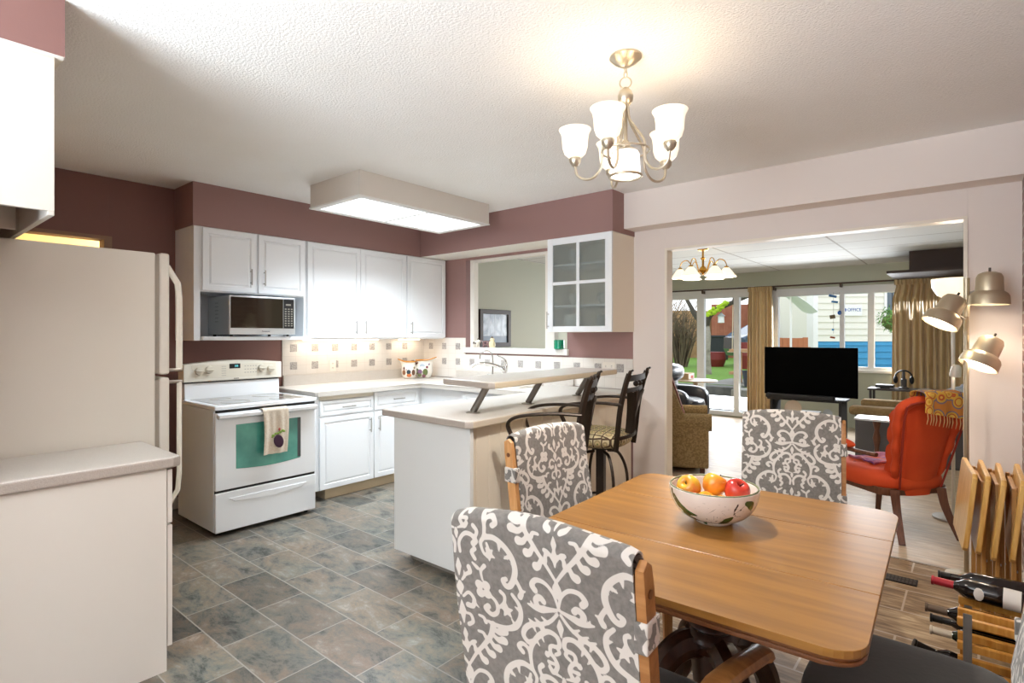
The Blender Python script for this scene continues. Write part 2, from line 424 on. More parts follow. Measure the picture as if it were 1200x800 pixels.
def floor_plank(name, w, h, c, mort, loc=(0, 0, 0), rough=.35, rot=0, ms=.003):
    m, nt, b = newmat(name); N, L = nt.nodes, nt.links
    tc = N.new('ShaderNodeTexCoord'); mp = N.new('ShaderNodeMapping'); mp.inputs['Location'].default_value = loc; mp.inputs['Rotation'].default_value = (0, 0, rot)
    L.new(tc.outputs['Object'], mp.inputs[0])
    br = N.new('ShaderNodeTexBrick'); br.inputs['Scale'].default_value = 1; br.inputs['Brick Width'].default_value = w; br.inputs['Row Height'].default_value = h
    br.inputs['Mortar Size'].default_value = ms; br.inputs['Color1'].default_value = (0, 0, 0, 1); br.inputs['Color2'].default_value = (1, 1, 1, 1)
    L.new(mp.outputs[0], br.inputs[0])
    ad = N.new('ShaderNodeVectorMath'); ad.operation = 'MULTIPLY_ADD'; ad.inputs[1].default_value = (3, 7, 5); L.new(br.outputs['Color'], ad.inputs[0]); L.new(mp.outputs[0], ad.inputs[2])
    st = N.new('ShaderNodeMapping'); st.inputs['Scale'].default_value = (1.4, 9, 1); L.new(ad.outputs[0], st.inputs[0])
    n1 = N.new('ShaderNodeTexNoise'); n1.inputs['Scale'].default_value = 2.4; n1.inputs['Detail'].default_value = 9; n1.inputs['Distortion'].default_value = 1.4; n1.inputs['Roughness'].default_value = .65
    L.new(st.outputs[0], n1.inputs['Vector'])
    r = N.new('ShaderNodeValToRGB'); e = r.color_ramp.elements; e[0].position = .3; e[0].color = lin(c[0]); e[1].position = .7; e[1].color = lin(c[2]); k = e.new(.5); k.color = lin(c[1])
    L.new(n1.outputs['Fac'], r.inputs['Fac'])
    mx = N.new('ShaderNodeMix'); mx.data_type = 'RGBA'; L.new(br.outputs['Fac'], mx.inputs[0]); L.new(r.outputs[0], mx.inputs[6]); mx.inputs[7].default_value = lin(mort)
    L.new(mx.outputs[2], b.inputs['Base Color']); b.inputs['Roughness'].default_value = rough
    bp = N.new('ShaderNodeBump'); bp.inputs['Strength'].default_value = .15; bp.inputs['Distance'].default_value = .003; L.new(n1.outputs['Fac'], bp.inputs['Height']); L.new(bp.outputs[0], b.inputs['Normal'])
    return m
SLATE = floor_slate()
PLANK = floor_plank('wood look tile', .6, .3, ('#57452f', '#957c5e', '#c6b08e'), '#c2b5a4', (.28, -.15, 0), .5, 0, .005)
PALEF = floor_plank('whitewashed plank floor', 1.2, .19, ('#b09a82', '#c9b59c', '#ddcfbb'), '#a9a196', (0, 0, 0), .42)
XB = -1.5
bm = prism(B(), [(XW, -2.0), (XB, -2.0), (XB, 4.25), (-1.99, 4.25), (-1.99, YN), (XW, YN)], -.05, 0); struct('floor', bm, SLATE, 0)
bm = box(B(), (XB, -2.0, -.05), (XE+.2, 4.25, 0)); struct('floor_dining', bm, PLANK, 0)
bm = box(B(), (-1.99, 4.25, -.05), (XE+.2, YN+.12, 0)); box(bm, (-5.05, YN+.06, -.05), (2.2, 9.9, 0)); struct('floor_living', bm, PALEF, 0)
bm = box(B(), (-1.95, 4.235, -.001), (XE, 4.262, .004)); struct('trim_1', bm, mat('threshold metal', '#a89c8c', .4, .6), 0)
struct('ceiling', box(B(), (XW-.1, -2.0, ZC), (XE+.2, YN+.12, ZC+.06)), POP, 0)
# west wall with the hall doorway above the fridge line
bm = B(); d0, d1, dz = .36, 1.243, 2.155
box(bm, (XW-.1, -2.0, 0), (XW, d0, ZC)); box(bm, (XW-.1, d1, 0), (XW, YN+.12, ZC)); box(bm, (XW-.1, d0, dz), (XW, d1, ZC))
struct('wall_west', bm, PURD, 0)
bm = B(); box(bm, (XW-.11, d0, dz-.028), (XW+.012, d1, dz)); box(bm, (XW-.11, d1-.03, 0), (XW+.012, d1+.02, dz)); box(bm, (XW-.11, d0-.02, 0), (XW+.012, d0+.03, dz))
struct('door_1', bm, mat('doorway casing', '#9a7a66', .5), 0)
bm = B(); box(bm, (-6.4, -.4, 0), (-6.3, 2.2, ZC)); box(bm, (-6.4, 2.1, 0), (XW-.1, 2.2, ZC)); box(bm, (-6.4, -.4, 0), (XW-.1, -.3, ZC)); box(bm, (-6.4, -.4, ZC), (XW-.1, 2.2, ZC+.05))
struct('wall_hall', bm, YEL, 0)
struct('floor_hall', box(B(), (-6.4, -.4, -.05), (XW, 2.2, 0)), PALEF, 0)
# kitchen south partition; wall behind the camera with a window added for fill light
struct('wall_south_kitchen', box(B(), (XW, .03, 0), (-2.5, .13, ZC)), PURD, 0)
bm = B(); wx0, wx1, wz0, wz1 = -2.5, -.6, .55, 2.25
box(bm, (XW, -2.1, 0), (wx0, -2.0, ZC)); box(bm, (wx1, -2.1, 0), (XE+.2, -2.0, ZC)); box(bm, (wx0, -2.1, 0), (wx1, -2.0, wz0)); box(bm, (wx0, -2.1, wz1), (wx1, -2.0, ZC))
struct('wall_south', bm, PALE, 0)
bm = B()
for a in (wx0, wx0+.92, wx1-.05): box(bm, (a, -2.08, wz0), (a+.05, -2.02, wz1))
for z in (wz0, wz1-.05): box(bm, (wx0, -2.08, z), (wx1, -2.02, z+.05))
struct('added_window', bm, WHT, 0)
# brick east wall
def brickmat():
    m, nt, b = newmat('mauve brick'); N, L = nt.nodes, nt.links
    tc = N.new('ShaderNodeTexCoord'); sp = N.new('ShaderNodeSeparateXYZ'); cb = N.new('ShaderNodeCombineXYZ')
    L.new(tc.outputs['Object'], sp.inputs[0]); L.new(sp.outputs['Y'], cb.inputs['X']); L.new(sp.outputs['Z'], cb.inputs['Y'])
    br = N.new('ShaderNodeTexBrick'); br.inputs['Scale'].default_value = 1; br.inputs['Brick Width'].default_value = .2; br.inputs['Row Height'].default_value = .07; br.inputs['Mortar Size'].default_value = .008
    br.inputs['Color1'].default_value = lin('#96716c'); br.inputs['Color2'].default_value = lin('#b49a94'); br.inputs['Mortar'].default_value = lin('#c9bdb5')
    L.new(cb.outputs[0], br.inputs[0]); L.new(br.outputs['Color'], b.inputs['Base Color']); b.inputs['Roughness'].default_value = .85
    bp = N.new('ShaderNodeBump'); bp.inputs['Strength'].default_value = .6; bp.inputs['Distance'].default_value = .01; bp.invert = True
    L.new(br.outputs['Fac'], bp.inputs['Height']); L.new(bp.outputs[0], b.inputs['Normal'])
    return m
struct('wall_east', box(B(), (XE, -2.0, 0), (XE+.2, YN+.12, ZC)), brickmat(), 0)
# north wall: pass-through and the wide opening to the living room
px0, px1, pz0, pz1 = -4.296, -2.95, 1.225, 2.235
ox0, ox1, oz = -1.968, -.024, 2.136
W1 = YN+.085
bm = B()
box(bm, (XW, YN, 0), (px0, W1, ZC)); box(bm, (px0, YN, 0), (px1, W1, pz0)); box(bm, (px0, YN, pz1), (px1, W1, ZC)); box(bm, (px1, YN, 0), (-2.262, W1, ZC))
struct('wall_north_kitchen', bm, PURP, 0)
bm = B()
box(bm, (-2.262, YN, 0), (ox0, W1, ZC)); box(bm, (ox0, YN, oz), (ox1, W1, ZC)); box(bm, (ox1, YN, 0), (XE, W1, ZC))
struct('wall_north', bm, PALE, 0)
struct('trim_2', box(B(), (-2.262, 4.16, 2.305), (XE, YN, ZC)), PALE, 0)     # the dropped beam
bm = B(); t = .02
box(bm, (ox0, YN-.012, 0), (ox0+t, W1+.012, oz)); box(bm, (ox1-t, YN-.012, 0), (ox1, W1+.012, oz)); box(bm, (ox0, YN-.012, oz-t), (ox1, W1+.012, oz))
struct('trim_3', bm, mat('opening casing', '#f0e6d6', .45), 0)
# pass-through frame and ledge
bm = B()
box(bm, (px0+.055, YN+.015, 1.28), (px0+.11, W1, 2.235)); box(bm, (px0+.055, YN+.015, 2.205), (px1, W1, 2.235)); box(bm, (px1-.27, YN+.015, 1.28), (px1-.16, W1, 2.205))
struct('trim_4', bm, TRIM, 0)
bm = B(); box(bm, (px0-.02, YN-.03, 1.222), (px1+.02, W1+.05, 1.28), .006); struct('trim_5', bm, WHT)
# soffit over the cabinets (painted faces, pale underside)
bm = B(); prism(bm, [(XW, 1.69), (-4.61, 1.69), (-4.61, 3.97), (-2.248, 3.97), (-2.248, YN), (XW, YN)], 2.262, ZC)
for f in bm.faces:
    if f.normal.z < -.5 or abs(f.calc_center_median().z-2.262) < .002: f.material_index = 1
struct('wall_soffit', bm, [PURP, TRIM], 0)
bm = prism(B(), [(-4.3, .13), (-2.47, .13), (-2.47, .487), (-4.3, .487)], 2.395, ZC)
for f in bm.faces:
    if abs(f.calc_center_median().z-2.395) < .002: f.material_index = 1
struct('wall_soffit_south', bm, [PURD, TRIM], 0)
# skirting
BB = mat('baseboard white', '#ded8ce', .5)
bm = B(); box(bm, (ox1, YN-.015, 0), (XE, YN, .1), .003); box(bm, (XE-.014, 2.0, 0), (XE, YN-.015, .1), .003); struct('baseboard_north', bm, BB)
struct('baseboard_west', box(B(), (XW, d1+.02, 0), (XW+.014, 2.6, .09), .003), BB)
# ---------------- living room shell
LX0, LX1, LY, LZ = -4.93, 1.6, 9.8, 2.48
def tiles_mat():
    m, nt, b = newmat('ceiling tile board'); N, L = nt.nodes, nt.links
    tc = N.new('ShaderNodeTexCoord'); br = N.new('ShaderNodeTexBrick'); br.inputs['Scale'].default_value = 1; br.offset = 0
    br.inputs['Brick Width'].default_value = 1.22; br.inputs['Row Height'].default_value = .61; br.inputs['Mortar Size'].default_value = .012
    br.inputs['Color1'].default_value = lin('#d9d9d6'); br.inputs['Color2'].default_value = lin('#dfe0df'); br.inputs['Mortar'].default_value = lin('#a7a39c')
    L.new(tc.outputs['Object'], br.inputs[0]); L.new(br.outputs['Color'], b.inputs['Base Color']); b.inputs['Roughness'].default_value = .8
    return m
struct('ceiling_living', box(B(), (LX0-.1, W1, LZ), (LX1+.1, LY, LZ+.05)), tiles_mat(), 0)
struct('wall_living_west', box(B(), (LX0-.1, W1, 0), (LX0, LY+.1, LZ)), SAGE, 0)
struct('wall_living_east', box(B(), (LX1, W1, 0), (LX1+.1, LY+.1, LZ)), SAGE, 0)
struct('wall_living_south', box(B(), (XE, W1, 0), (LX1, W1+.02, LZ)), SAGE, 0)
sx0, sx1, sz0, sz1 = -4.75, -2.85, 0.02, 2.14       # sliding door
vx0, vx1, vz0, vz1 = -2.52, -.25, .885, 2.10        # window
bm = B()
box(bm, (LX0, LY, 0), (sx0, LY+.12, LZ)); box(bm, (sx0, LY, sz1), (sx1, LY+.12, LZ)); box(bm, (sx1, LY, 0), (vx0, LY+.12, LZ))
box(bm, (vx0, LY, 0), (vx1, LY+.12, vz0)); box(bm, (vx0, LY, vz1), (vx1, LY+.12, LZ)); box(bm, (vx1, LY, 0), (LX1, LY+.12, LZ)); box(bm, (sx0, LY, -.05), (sx1, LY+.12, sz0))
struct('wall_window_side', bm, SAGE, 0)
PVC = mat('white vinyl frame', '#e4e6e8', .35)
PANE = mat('window pane', '#ffffff', 0, trans=1, ior=1.01)
def opening(name, xs, z0, z1, sash, fr=.05):
    bm = B()
    box(bm, (xs[0], LY-.02, z1-fr), (xs[-1], LY+.1, z1)); box(bm, (xs[0], LY-.02, z0), (xs[-1], LY+.1, z0+fr))
    for i, x in enumerate(xs):
        w = sash[i]; box(bm, (x-w/2, LY-.02+.01*(i % 2), z0), (x+w/2, LY+.09, z1), .003)
    o = struct(name, bm, PVC)
    for a, b in zip(xs, xs[1:]):
        g = obj('pane', box(B(), (a, LY+.035, z0+fr), (b, LY+.041, z1-fr)), PANE, o, 0)
    return o
opening('door_2', [sx0+.03, -3.76, -3.13, sx1-.03], sz0, sz1, [.06, .13, .09, .06], .07)
w2 = opening('window_2', [vx0+.03, -1.55, -1.17, vx1-.03], vz0, vz1, [.06, .06, .08, .06])
obj('window_sill', box(B(), (vx0-.04, LY-.07, vz0-.035), (vx1+.04, LY+.02, vz0+.004), .004), WHT, w2)
obj('window_frame', box(box(B(), (vx0-.07, LY-.015, vz1), (vx1, LY+.01, vz1+.07)), (vx0-.07, LY-.015, vz0), (vx0, LY+.01, vz1+.07)), PVC, w2)
struct('trim_6', box(B(), (sx0-.05, LY-.02, sz1), (sx1+.02, LY, sz1+.1), .004), PVC)
# dark valance box and ledge high on the living room wall
bm = box(B(), (-.62, 8.6, 2.24), (1.55, LY, LZ)); box(bm, (-.85, 8.5, 2.2), (1.55, LY-.3, 2.235)); struct('trim_7', bm, mat('dark stained box beam', '#3c2a22', .6), 0)

# ------------------------------------------------------------------ backsplash with leaf accent tiles
def accent():
    m, nt, b = newmat('leaf relief tile'); N, L = nt.nodes, nt.links
    tc = N.new('ShaderNodeTexCoord'); mp = N.new('ShaderNodeMapping'); mp.inputs['Rotation'].default_value = (.8, .6, .8); L.new(tc.outputs['Object'], mp.inputs[0])
    w = N.new('ShaderNodeTexWave'); w.inputs['Scale'].default_value = 22; w.inputs['Distortion'].default_value = 9; w.inputs['Detail'].default_value = 2; w.inputs['Detail Scale'].default_value = 6
    L.new(mp.outputs[0], w.inputs[0]); r = N.new('ShaderNodeValToRGB'); r.color_ramp.elements[0].position = .35; r.color_ramp.elements[1].position = .75
    r.color_ramp.elements[0].color = lin('#8a8583'); r.color_ramp.elements[1].color = lin('#c9c4bf'); L.new(w.outputs['Fac'], r.inputs[0]); L.new(r.outputs[0], b.inputs['Base Color'])
    b.inputs['Roughness'].default_value = .35
    return m
def tilewall():
    m, nt, b = newmat('white wall tile'); N, L = nt.nodes, nt.links
    tc = N.new('ShaderNodeTexCoord'); sp = N.new('ShaderNodeSeparateXYZ'); L.new(tc.outputs['Object'], sp.inputs[0])
    ad = N.new('ShaderNodeMath'); ad.operation = 'ADD'; L.new(sp.outputs['X'], ad.inputs[0]); L.new(sp.outputs['Y'], ad.inputs[1])
    cb = N.new('ShaderNodeCombineXYZ'); L.new(ad.outputs[0], cb.inputs['X']); L.new(sp.outputs['Z'], cb.inputs['Y'])
    br = N.new('ShaderNodeTexBrick'); br.inputs['Scale'].default_value = 1; br.offset = 0; br.inputs['Brick Width'].default_value = .1125; br.inputs['Row Height'].default_value = .0865
    br.inputs['Mortar Size'].default_value = .0015; br.inputs['Color1'].default_value = lin('#ebe6df'); br.inputs['Color2'].default_value = lin('#e7e2db'); br.inputs['Mortar'].default_value = lin('#dad4cb')
    L.new(cb.outputs[0], br.inputs[0]); L.new(br.outputs['Color'], b.inputs['Base Color']); b.inputs['Roughness'].default_value = .25
    return m
ACC, TW_ = accent(), tilewall()
def accents(bm, pts, axis):
    h = .036
    for a, z in pts:
        if axis == 'W': box(bm, (XW+.004, a-h, z-h), (XW+.0115, a+h, z+h), .002, 1, 1)
        else: box(bm, (a-h, YN-.0115, z-h), (a+h, YN-.004, z+h), .002, 1, 1)
    return bm
bm = box(B(), (XW, 2.6, 1.02), (XW+.009, YN, 1.385))
accents(bm, [(2.712+.2243*k, z) for k in range(7) for z in (1.29, 1.12)], 'W'); struct('trim_8', bm, [TW_, ACC], 0)
bm = box(B(), (XW, YN-.009, .94), (px0, YN, 1.385)); box(bm, (px0, YN-.009, .94), (-2.26, YN, 1.205))
accents(bm, [(-4.854, 1.29), (-4.63, 1.29), (-4.409, 1.29), (-4.63, 1.12), (-4.409, 1.12)] + [(-4.19+.2258*k, 1.122) for k in range(9)], 'N')
struct('trim_9', bm, [TW_, ACC], 0)
def outlet(x, y, z, axis, label):
    if axis == 'W': lo, hi = (x, y-.037, z-.058), (x+.006, y+.037, z+.058)
    else: lo, hi = (x-.058, y-.006, z-.037), (x+.058, y, z+.037)
    o = one('wall_outlet', box(B(), lo, hi, .002), mat('outlet plastic', '#efe9df', .4), label, 'outlet')
    for s in (-1, 1):
        bm = B()
        for q in (-1, 1):
            if axis == 'W': box(bm, (x+.0062, y+q*.006-.0012, z+s*.022-.006), (x+.007, y+q*.006+.0012, z+s*.022+.006))
            else: box(bm, (x+s*.03-.006, y-.007, z+q*.006-.0012), (x+s*.03+.006, y-.0062, z+q*.006+.0012))
        if axis == 'W': box(bm, (x+.0058, y-.016, z+s*.022-.012), (x+.0063, y+.016, z+s*.022+.012), mi=1)
        else: box(bm, (x+s*.03-.012, y-.0063, z-.016), (x+s*.03+.012, y-.0058, z+.016), mi=1)
        obj('socket', bm, [BLK, mat('outlet plastic')], o, 0)
outlet(XW+.009, 3.139-.01, 1.105, 'W', 'white double wall outlet on the tiles behind the west counter')
outlet(-2.495, YN-.009, 1.135, 'N', 'white wall outlet on the tiles under the glass-front cabinet')
# ------------------------------------------------------------------ kitchen cabinets
def pdoor(w, h, th=.02, rail=.058, flat=False):
    """raised panel door: hinge edge at y=0, bottom z=0, face towards +x at x=0"""
    bm = box(B(), (-th, 0, 0), (0, w, h), .003, 2)
    if flat: return bm
    bm.faces.ensure_lookup_table()
    f = max((f for f in bm.faces if f.normal.x > .99), key=lambda f: f.calc_area())
    bmesh.ops.inset_individual(bm, faces=[f], thickness=rail-.003, depth=0)
    bmesh.ops.inset_individual(bm, faces=[f], thickness=.006, depth=-.009)
    bmesh.ops.inset_individual(bm, faces=[f], thickness=.009, depth=0)
    bmesh.ops.inset_individual(bm, faces=[f], thickness=.016, depth=.008)
    return bm
def at(bm, M): bmesh.ops.transform(bm, matrix=M, verts=bm.verts[:]); return bm
def facing(p, d):
    """matrix taking a +x-facing door to direction d at point p"""
    return Matrix.Translation(p) @ Matrix.Rotation({'E': 0, 'N': PI/2, 'W': PI, 'S': -PI/2}[d], 4, 'Z')
def bar(p, L, vert, d='E', r=.0055, off=.028):
    """bar pull centred at p on a face towards d"""
    bm = B()
    if vert:
        cyl(bm, (off, 0, -L/2), (off, 0, L/2), r, 10)
        for s in (-1, 1): cyl(bm, (0, 0, s*L*.36), (off, 0, s*L*.36), r*.8, 8)
    else:
        cyl(bm, (off, -L/2, 0), (off, L/2, 0), r, 10)
        for s in (-1, 1): cyl(bm, (0, s*L*.36, 0), (off, s*L*.36, 0), r*.8, 8)
    return at(bm, facing(p, d))
def door(parent, p, w, h, d, hy=None, hz=None, flat=False, L=.13, rail=.058, name='door', vert=True, m=None):
    o = obj(name, at(pdoor(w, h, flat=flat, rail=rail), facing(p, d)), m or CAB, parent)
    if hy is not None:
        q = facing(p, d) @ Vector((0, hy, hz)); obj('handle', bar(q, L, vert, d), STEEL, o)
    return o
XF = -4.61
# wall cabinet with the microwave niche
t = thing('wall_cabinet', 'white wall cabinet with a microwave niche over the stove', 'cabinet', (-4.8, 2.17, 1.37), group=None)
bm = box(B(), (XW, 1.695, 1.37), (XF, 1.742, 2.26), .002); box(bm, (XW, 2.605, 1.37), (XF, 2.625, 2.26)); box(bm, (XW, 1.742, 1.752), (XF, 2.605, 2.26)); box(bm, (XW, 1.742, 1.40), (XW+.01, 2.605, 1.752))
obj('body', bm, CAB, t)
obj('shelf', prism(B(), [(XW+.01, 1.745), (-4.56, 1.745), (-4.50, 1.87), (-4.50, 2.61), (XW+.01, 2.61)], 1.372, 1.402, 2, .003), CAB, t)
door(t, (XF+.02, 1.752, 1.762), .418, .492, 'E', .37, .13)
door(t, (XF+.02, 2.19, 1.762), .418, .492, 'E', .045, .13)
for (a, b, hs, lab) in ((2.628, 3.765, (.50, .045), 'white wall cabinet with two tall doors beside the microwave niche'), (3.77, 4.335, (.045,), 'white single-door wall cabinet in the corner by the pass-through')):
    t = thing('wall_cabinet', lab, 'cabinet', (-4.8, (a+b)/2, 1.385))
    obj('body', box(box(B(), (XW, a, 1.385), (XF, b, 2.26), .002), (XW+.05, a+.02, 1.372), (XF-.01, b-.02, 1.386)), CAB, t)
    n = len(hs); w = (b-a-.012)/n
    obj('under_cabinet_lamp', box(B(), (XW+.06, a+.15, 1.358), (XW+.12, b-.15, 1.372), .003), mat('lamp strip', '#fff0dc', .4, emit=('#ffdcb0', 2.5)), t)
    for k in range(n): door(t, (XF+.02, a+.006+w*k, 1.39), w-.004, .864, 'E', hs[k], .1)
# base cabinets along the west wall
XD = -4.24
t = thing('base_cabinet', 'white two-door base cabinet with two drawers beside the stove', 'cabinet', (-4.6, 3.05, 0))
obj('body', box(B(), (XW+.012, 2.50, .09), (XD-.02, 3.70, .893), .002), CAB, t)
obj('toe_kick', box(B(), (XW+.016, 2.62, 0), (-4.285, 3.665, .09)), mat('bare wood plinth', '#c6b394', .6), t)
obj('cutting_board', box(B(), (XD-.03, 2.545, .858), (XD+.003, 3.085, .9), .003), mat('biscuit board', '#d9cfbb', .5), t)
door(t, (XD, 2.545, .722), .545, .128, 'E', .27, .066, name='drawer', rail=.035, vert=False)
door(t, (XD, 3.10, .722), .53, .165, 'E', .27, .085, name='drawer', rail=.035, vert=False)
door(t, (XD, 2.545, .095), .545, .612, 'E', .50, .50)
door(t, (XD, 3.10, .095), .53, .612, 'E', .045, .50)
# sink run along the north wall
YD = 3.665
t = thing('base_cabinet', 'white base cabinet under the sink below the pass-through', 'cabinet', (-3.6, 4.0, 0))
obj('body', box(B(), (-4.262, YD+.02, .09), (-2.95, YN-.01, .893), .002), CAB, t)
obj('toe_kick', box(B(), (-4.235, YD+.07, 0), (-2.95, YN-.01, .09)), mat('bare wood plinth'), t)
for k, x in enumerate((-3.70, -3.16, -2.96)):
    w = (.52, .52, .18)[k]
    if k == 0: door(t, (-3.66, YD, .10), .52, .60, 'S', .05, .48); door(t, (-3.66, YD, .722), .52, .15, 'S', name='false_drawer', rail=.035)
    if k == 1: door(t, (-3.12, YD, .10), .52, .60, 'S', .47, .48); door(t, (-3.12, YD, .722), .52, .15, 'S', name='false_drawer', rail=.035)
# wrap the door facing: 'S' door spans from x downwards, so these cover -4.18..-3.12
# counter on the west and north walls
t = thing('countertop', 'white speckled L-shaped countertop along the tiled corner', 'countertop', (-4.6, 3.5, .893))
bm = prism(B(), [(XW+.01, 2.495), (-4.235, 2.495), (-4.215, 2.515), (-4.215, 3.64), (-2.86, 3.64), (-2.86, 4.338), (XW+.01, 4.338)], .893, .935, 2, .008)
obj('top', bm, [CTR], t)
bm = box(B(), (XW+.009, 2.60, .93), (XW+.032, 4.30, 1.035), .005); obj('splash_curb', bm, CTR, t)
bm = box(B(), (-4.42, YN-.03, .93), (-2.86, YN-.0125, 1.03), .005); obj('splash_curb', bm, CTR, t)
bm = B(); prism(bm, rrect(-3.95, 3.80, -3.12, 4.24, .05), .86, .944, 2, .004); obj('sink_rim', bm, CERA, t)
bm = prism(B(), rrect(-3.91, 3.84, -3.16, 4.15, .05), .80, .946); obj('sink_bowl', bm, mat('sink enamel', '#cfc9bf', .2), t)
# faucets
t = thing('kitchen_faucet', 'chrome single-lever kitchen faucet at the sink under the pass-through', 'faucet', (-3.60, 4.20, .944))
obj('base', lathe(B(), [(.034, 0), (.034, .012), (.026, .02), (.024, .05)], (-3.60, 4.20, .944), 20), CHROME, t)
bm = tube(B(), spline([(-3.60, 4.20, .96), (-3.60, 4.20, 1.05), (-3.63, 4.17, 1.09), (-3.70, 4.09, 1.125), (-3.78, 4.00, 1.13), (-3.82, 3.95, 1.10)], 6), [.024]*12+[.017]*20, 14)
obj('spout', bm, CHROME, t)
obj('lever', tube(B(), spline([(-3.60, 4.20, 1.04), (-3.585, 4.205, 1.12), (-3.60, 4.20, 1.17), (-3.68, 4.16, 1.215)], 6), [.024, .024, .024, .023, .022, .02, .018, .016, .013, .012, .011, .01, .009, .009, .008, .007, .007, .006, .006][:19], 12), CHROME, t)
t = thing('filter_faucet', 'small chrome gooseneck water filter tap beside the kitchen faucet', 'faucet', (-3.78, 4.22, .944))
obj('base', lathe(B(), [(.022, 0), (.022, .01), (.012, .02), (.012, .06)], (-3.78, 4.22, .944), 16), CHROME, t)
obj('spout', tube(B(), spline([(-3.78, 4.22, .96), (-3.78, 4.22, 1.18), (-3.80, 4.20, 1.24), (-3.84, 4.16, 1.25), (-3.865, 4.13, 1.22), (-3.87, 4.125, 1.17)], 6), .008, 10), CHROME, t)
obj('handle', tube(B(), [(-3.78, 4.22, 1.0), (-3.83, 4.19, 1.01)], [.01, .012], 8), CHROME, t)
# glass front wall cabinet
t = thing('glass_door_cabinet', 'white wall cabinet with a glass door of four panes', 'cabinet', (-2.58, 4.15, 1.44))
x0, x1, y0, y1, z0, z1 = -2.902, -2.255, 3.99, YN, 1.44, 2.261
bm = box(B(), (x0, y0, z0), (x0+.018, y1, z1)); box(bm, (x1-.018, y0, z0), (x1, y1, z1)); box(bm, (x0, y0, z0), (x1, y1, z0+.018)); box(bm, (x0, y0, z1-.018), (x1, y1, z1)); box(bm, (x0, y1-.01, z0), (x1, y1, z1))
obj('body', bm, mat('cream melamine', '#f0e6d4', .4), t)
for z in (1.66, 2.02): obj('shelf', box(B(), (x0+.018, y0+.03, z), (x1-.018, y1-.01, z+.016)), CAB, t)
bm = B(); xa, xb, za, zb = -2.845, -2.318, 1.49, 2.203
box(bm, (x0, 3.968, z0), (xa, y0, z1), .002); box(bm, (xb, 3.968, z0), (x1, y0, z1), .002); box(bm, (xa, 3.968, z0), (xb, y0, za), .002); box(bm, (xa, 3.968, zb), (xb, y0, z1), .002)
box(bm, (-2.60, 3.970, za), (-2.57, y0, zb), .002); box(bm, (xa, 3.970, 1.85), (xb, y0, 1.878), .002)
d = obj('door', bm, CAB, t)
for (a, b) in ((xa, -2.60), (-2.57, xb)):
    for (c, e) in ((za, 1.85), (1.878, zb)):
        obj('pane', box(B(), (a, 3.978, c), (b, 3.983, e)), mat('seeded glass', '#dfe5e2', .18, trans=.85, ior=1.3, bump=(40, .5, .01)), d, 0)
obj('handle', bar((-2.888, 3.968, 1.545), .15, True, 'S'), STEEL, d)
# crockery seen through the glass
k = 0
for (x, y, z, r, h, lab, c) in ((-2.76, 4.15, 1.458, .075, .14, 'white bowls stacked on the lowest shelf of the glass-front cabinet', '#e8e6df'), (-2.45, 4.15, 1.458, .05, .13, 'clear-grey jar on the lowest shelf of the glass-front cabinet', '#b9c0b9'),
                              (-2.74, 4.15, 1.676, .04, .11, 'pale mug on the middle shelf of the glass-front cabinet', '#d5d2c6'), (-2.43, 4.15, 1.676, .06, .10, 'grey bowl on the middle shelf of the glass-front cabinet', '#aeb2aa'), (-2.72, 4.15, 2.036, .05, .13, 'pale pitcher on the top shelf of the glass-front cabinet', '#cfd2ca')):
    one('crockery_pot', lathe(B(), [(0, 0), (r*.6, 0), (r, h*.5), (r*.9, h), (r*.8, h), (r*.85, h*.5), (0, .01)], (x, y, z), 20), mat('crockery '+c, c, .3), lab, 'dish')
# kitchen south side: cabinet run with the near counter end, fridge
t = thing('wall_cabinet', 'off-white wall cabinet under the brown soffit above the fridge', 'cabinet', (-3.2, .3, 1.81))
OFFW = mat('off-white cabinet side', '#d9d2c8', .45)
bm = box(B(), (-4.1, .13, 2.36), (-2.50, .463, 2.395)); box(bm, (-2.52, .13, 1.85), (-2.50, .463, 2.395)); box(bm, (-2.88, .13, 1.97), (-2.5, .445, 1.985)); box(bm, (-4.1, .13, 1.86), (-4.08, .445, 2.3)); box(bm, (-4.1, .13, 1.92), (-2.5, .15, 2.3)); box(bm, (-3.0, .13, 1.84), (-2.98, .43, 2.3)); box(bm, (-4.1, .13, 1.95), (-2.9, .44, 1.965))
obj('body', bm, OFFW, t)
obj('hood_lamp_housing', box(B(), (-2.76, .14, 1.79), (-2.56, .32, 1.87), .004), BLK, t)
for k in range(3): door(t, (-2.505-.53*k, .465, 1.835), .525, .553, 'N', m=OFFW)
t = thing('base_cabinet', 'off-white base cabinet with a plain side panel beside the fridge', 'cabinet', (-2.85, .5, 0))
obj('body', box(B(), (-3.08, .13, .09), (-2.62, .852, .852)), OFFW, t)
obj('side_panel', box(B(), (-2.62, .13, 0), (-2.602, .852, .852)), OFFW, t)
obj('toe_kick', box(B(), (-3.08, .13, 0), (-2.62, .80, .09)), OFFW, t)
door(t, (-2.605, .875, .62), .47, .225, 'N', name='drawer', flat=True, m=OFFW)
door(t, (-2.605, .875, .10), .47, .51, 'N', flat=True, m=OFFW)
t = thing('countertop', 'speckled beige countertop end beside the fridge', 'countertop', (-2.85, .5, .853))
bm = prism(B(), [(-3.09, .13), (-2.585, .13), (-2.585, .872), (-2.605, .905), (-3.09, .905)], .853, .9, 2, .01, seg=3)
for f in bm.faces:
    if f.normal.z < .5 and abs(f.calc_center_median().z-.9) > .003: f.material_index = 1
obj('top', bm, [CTR, CTRE], t)
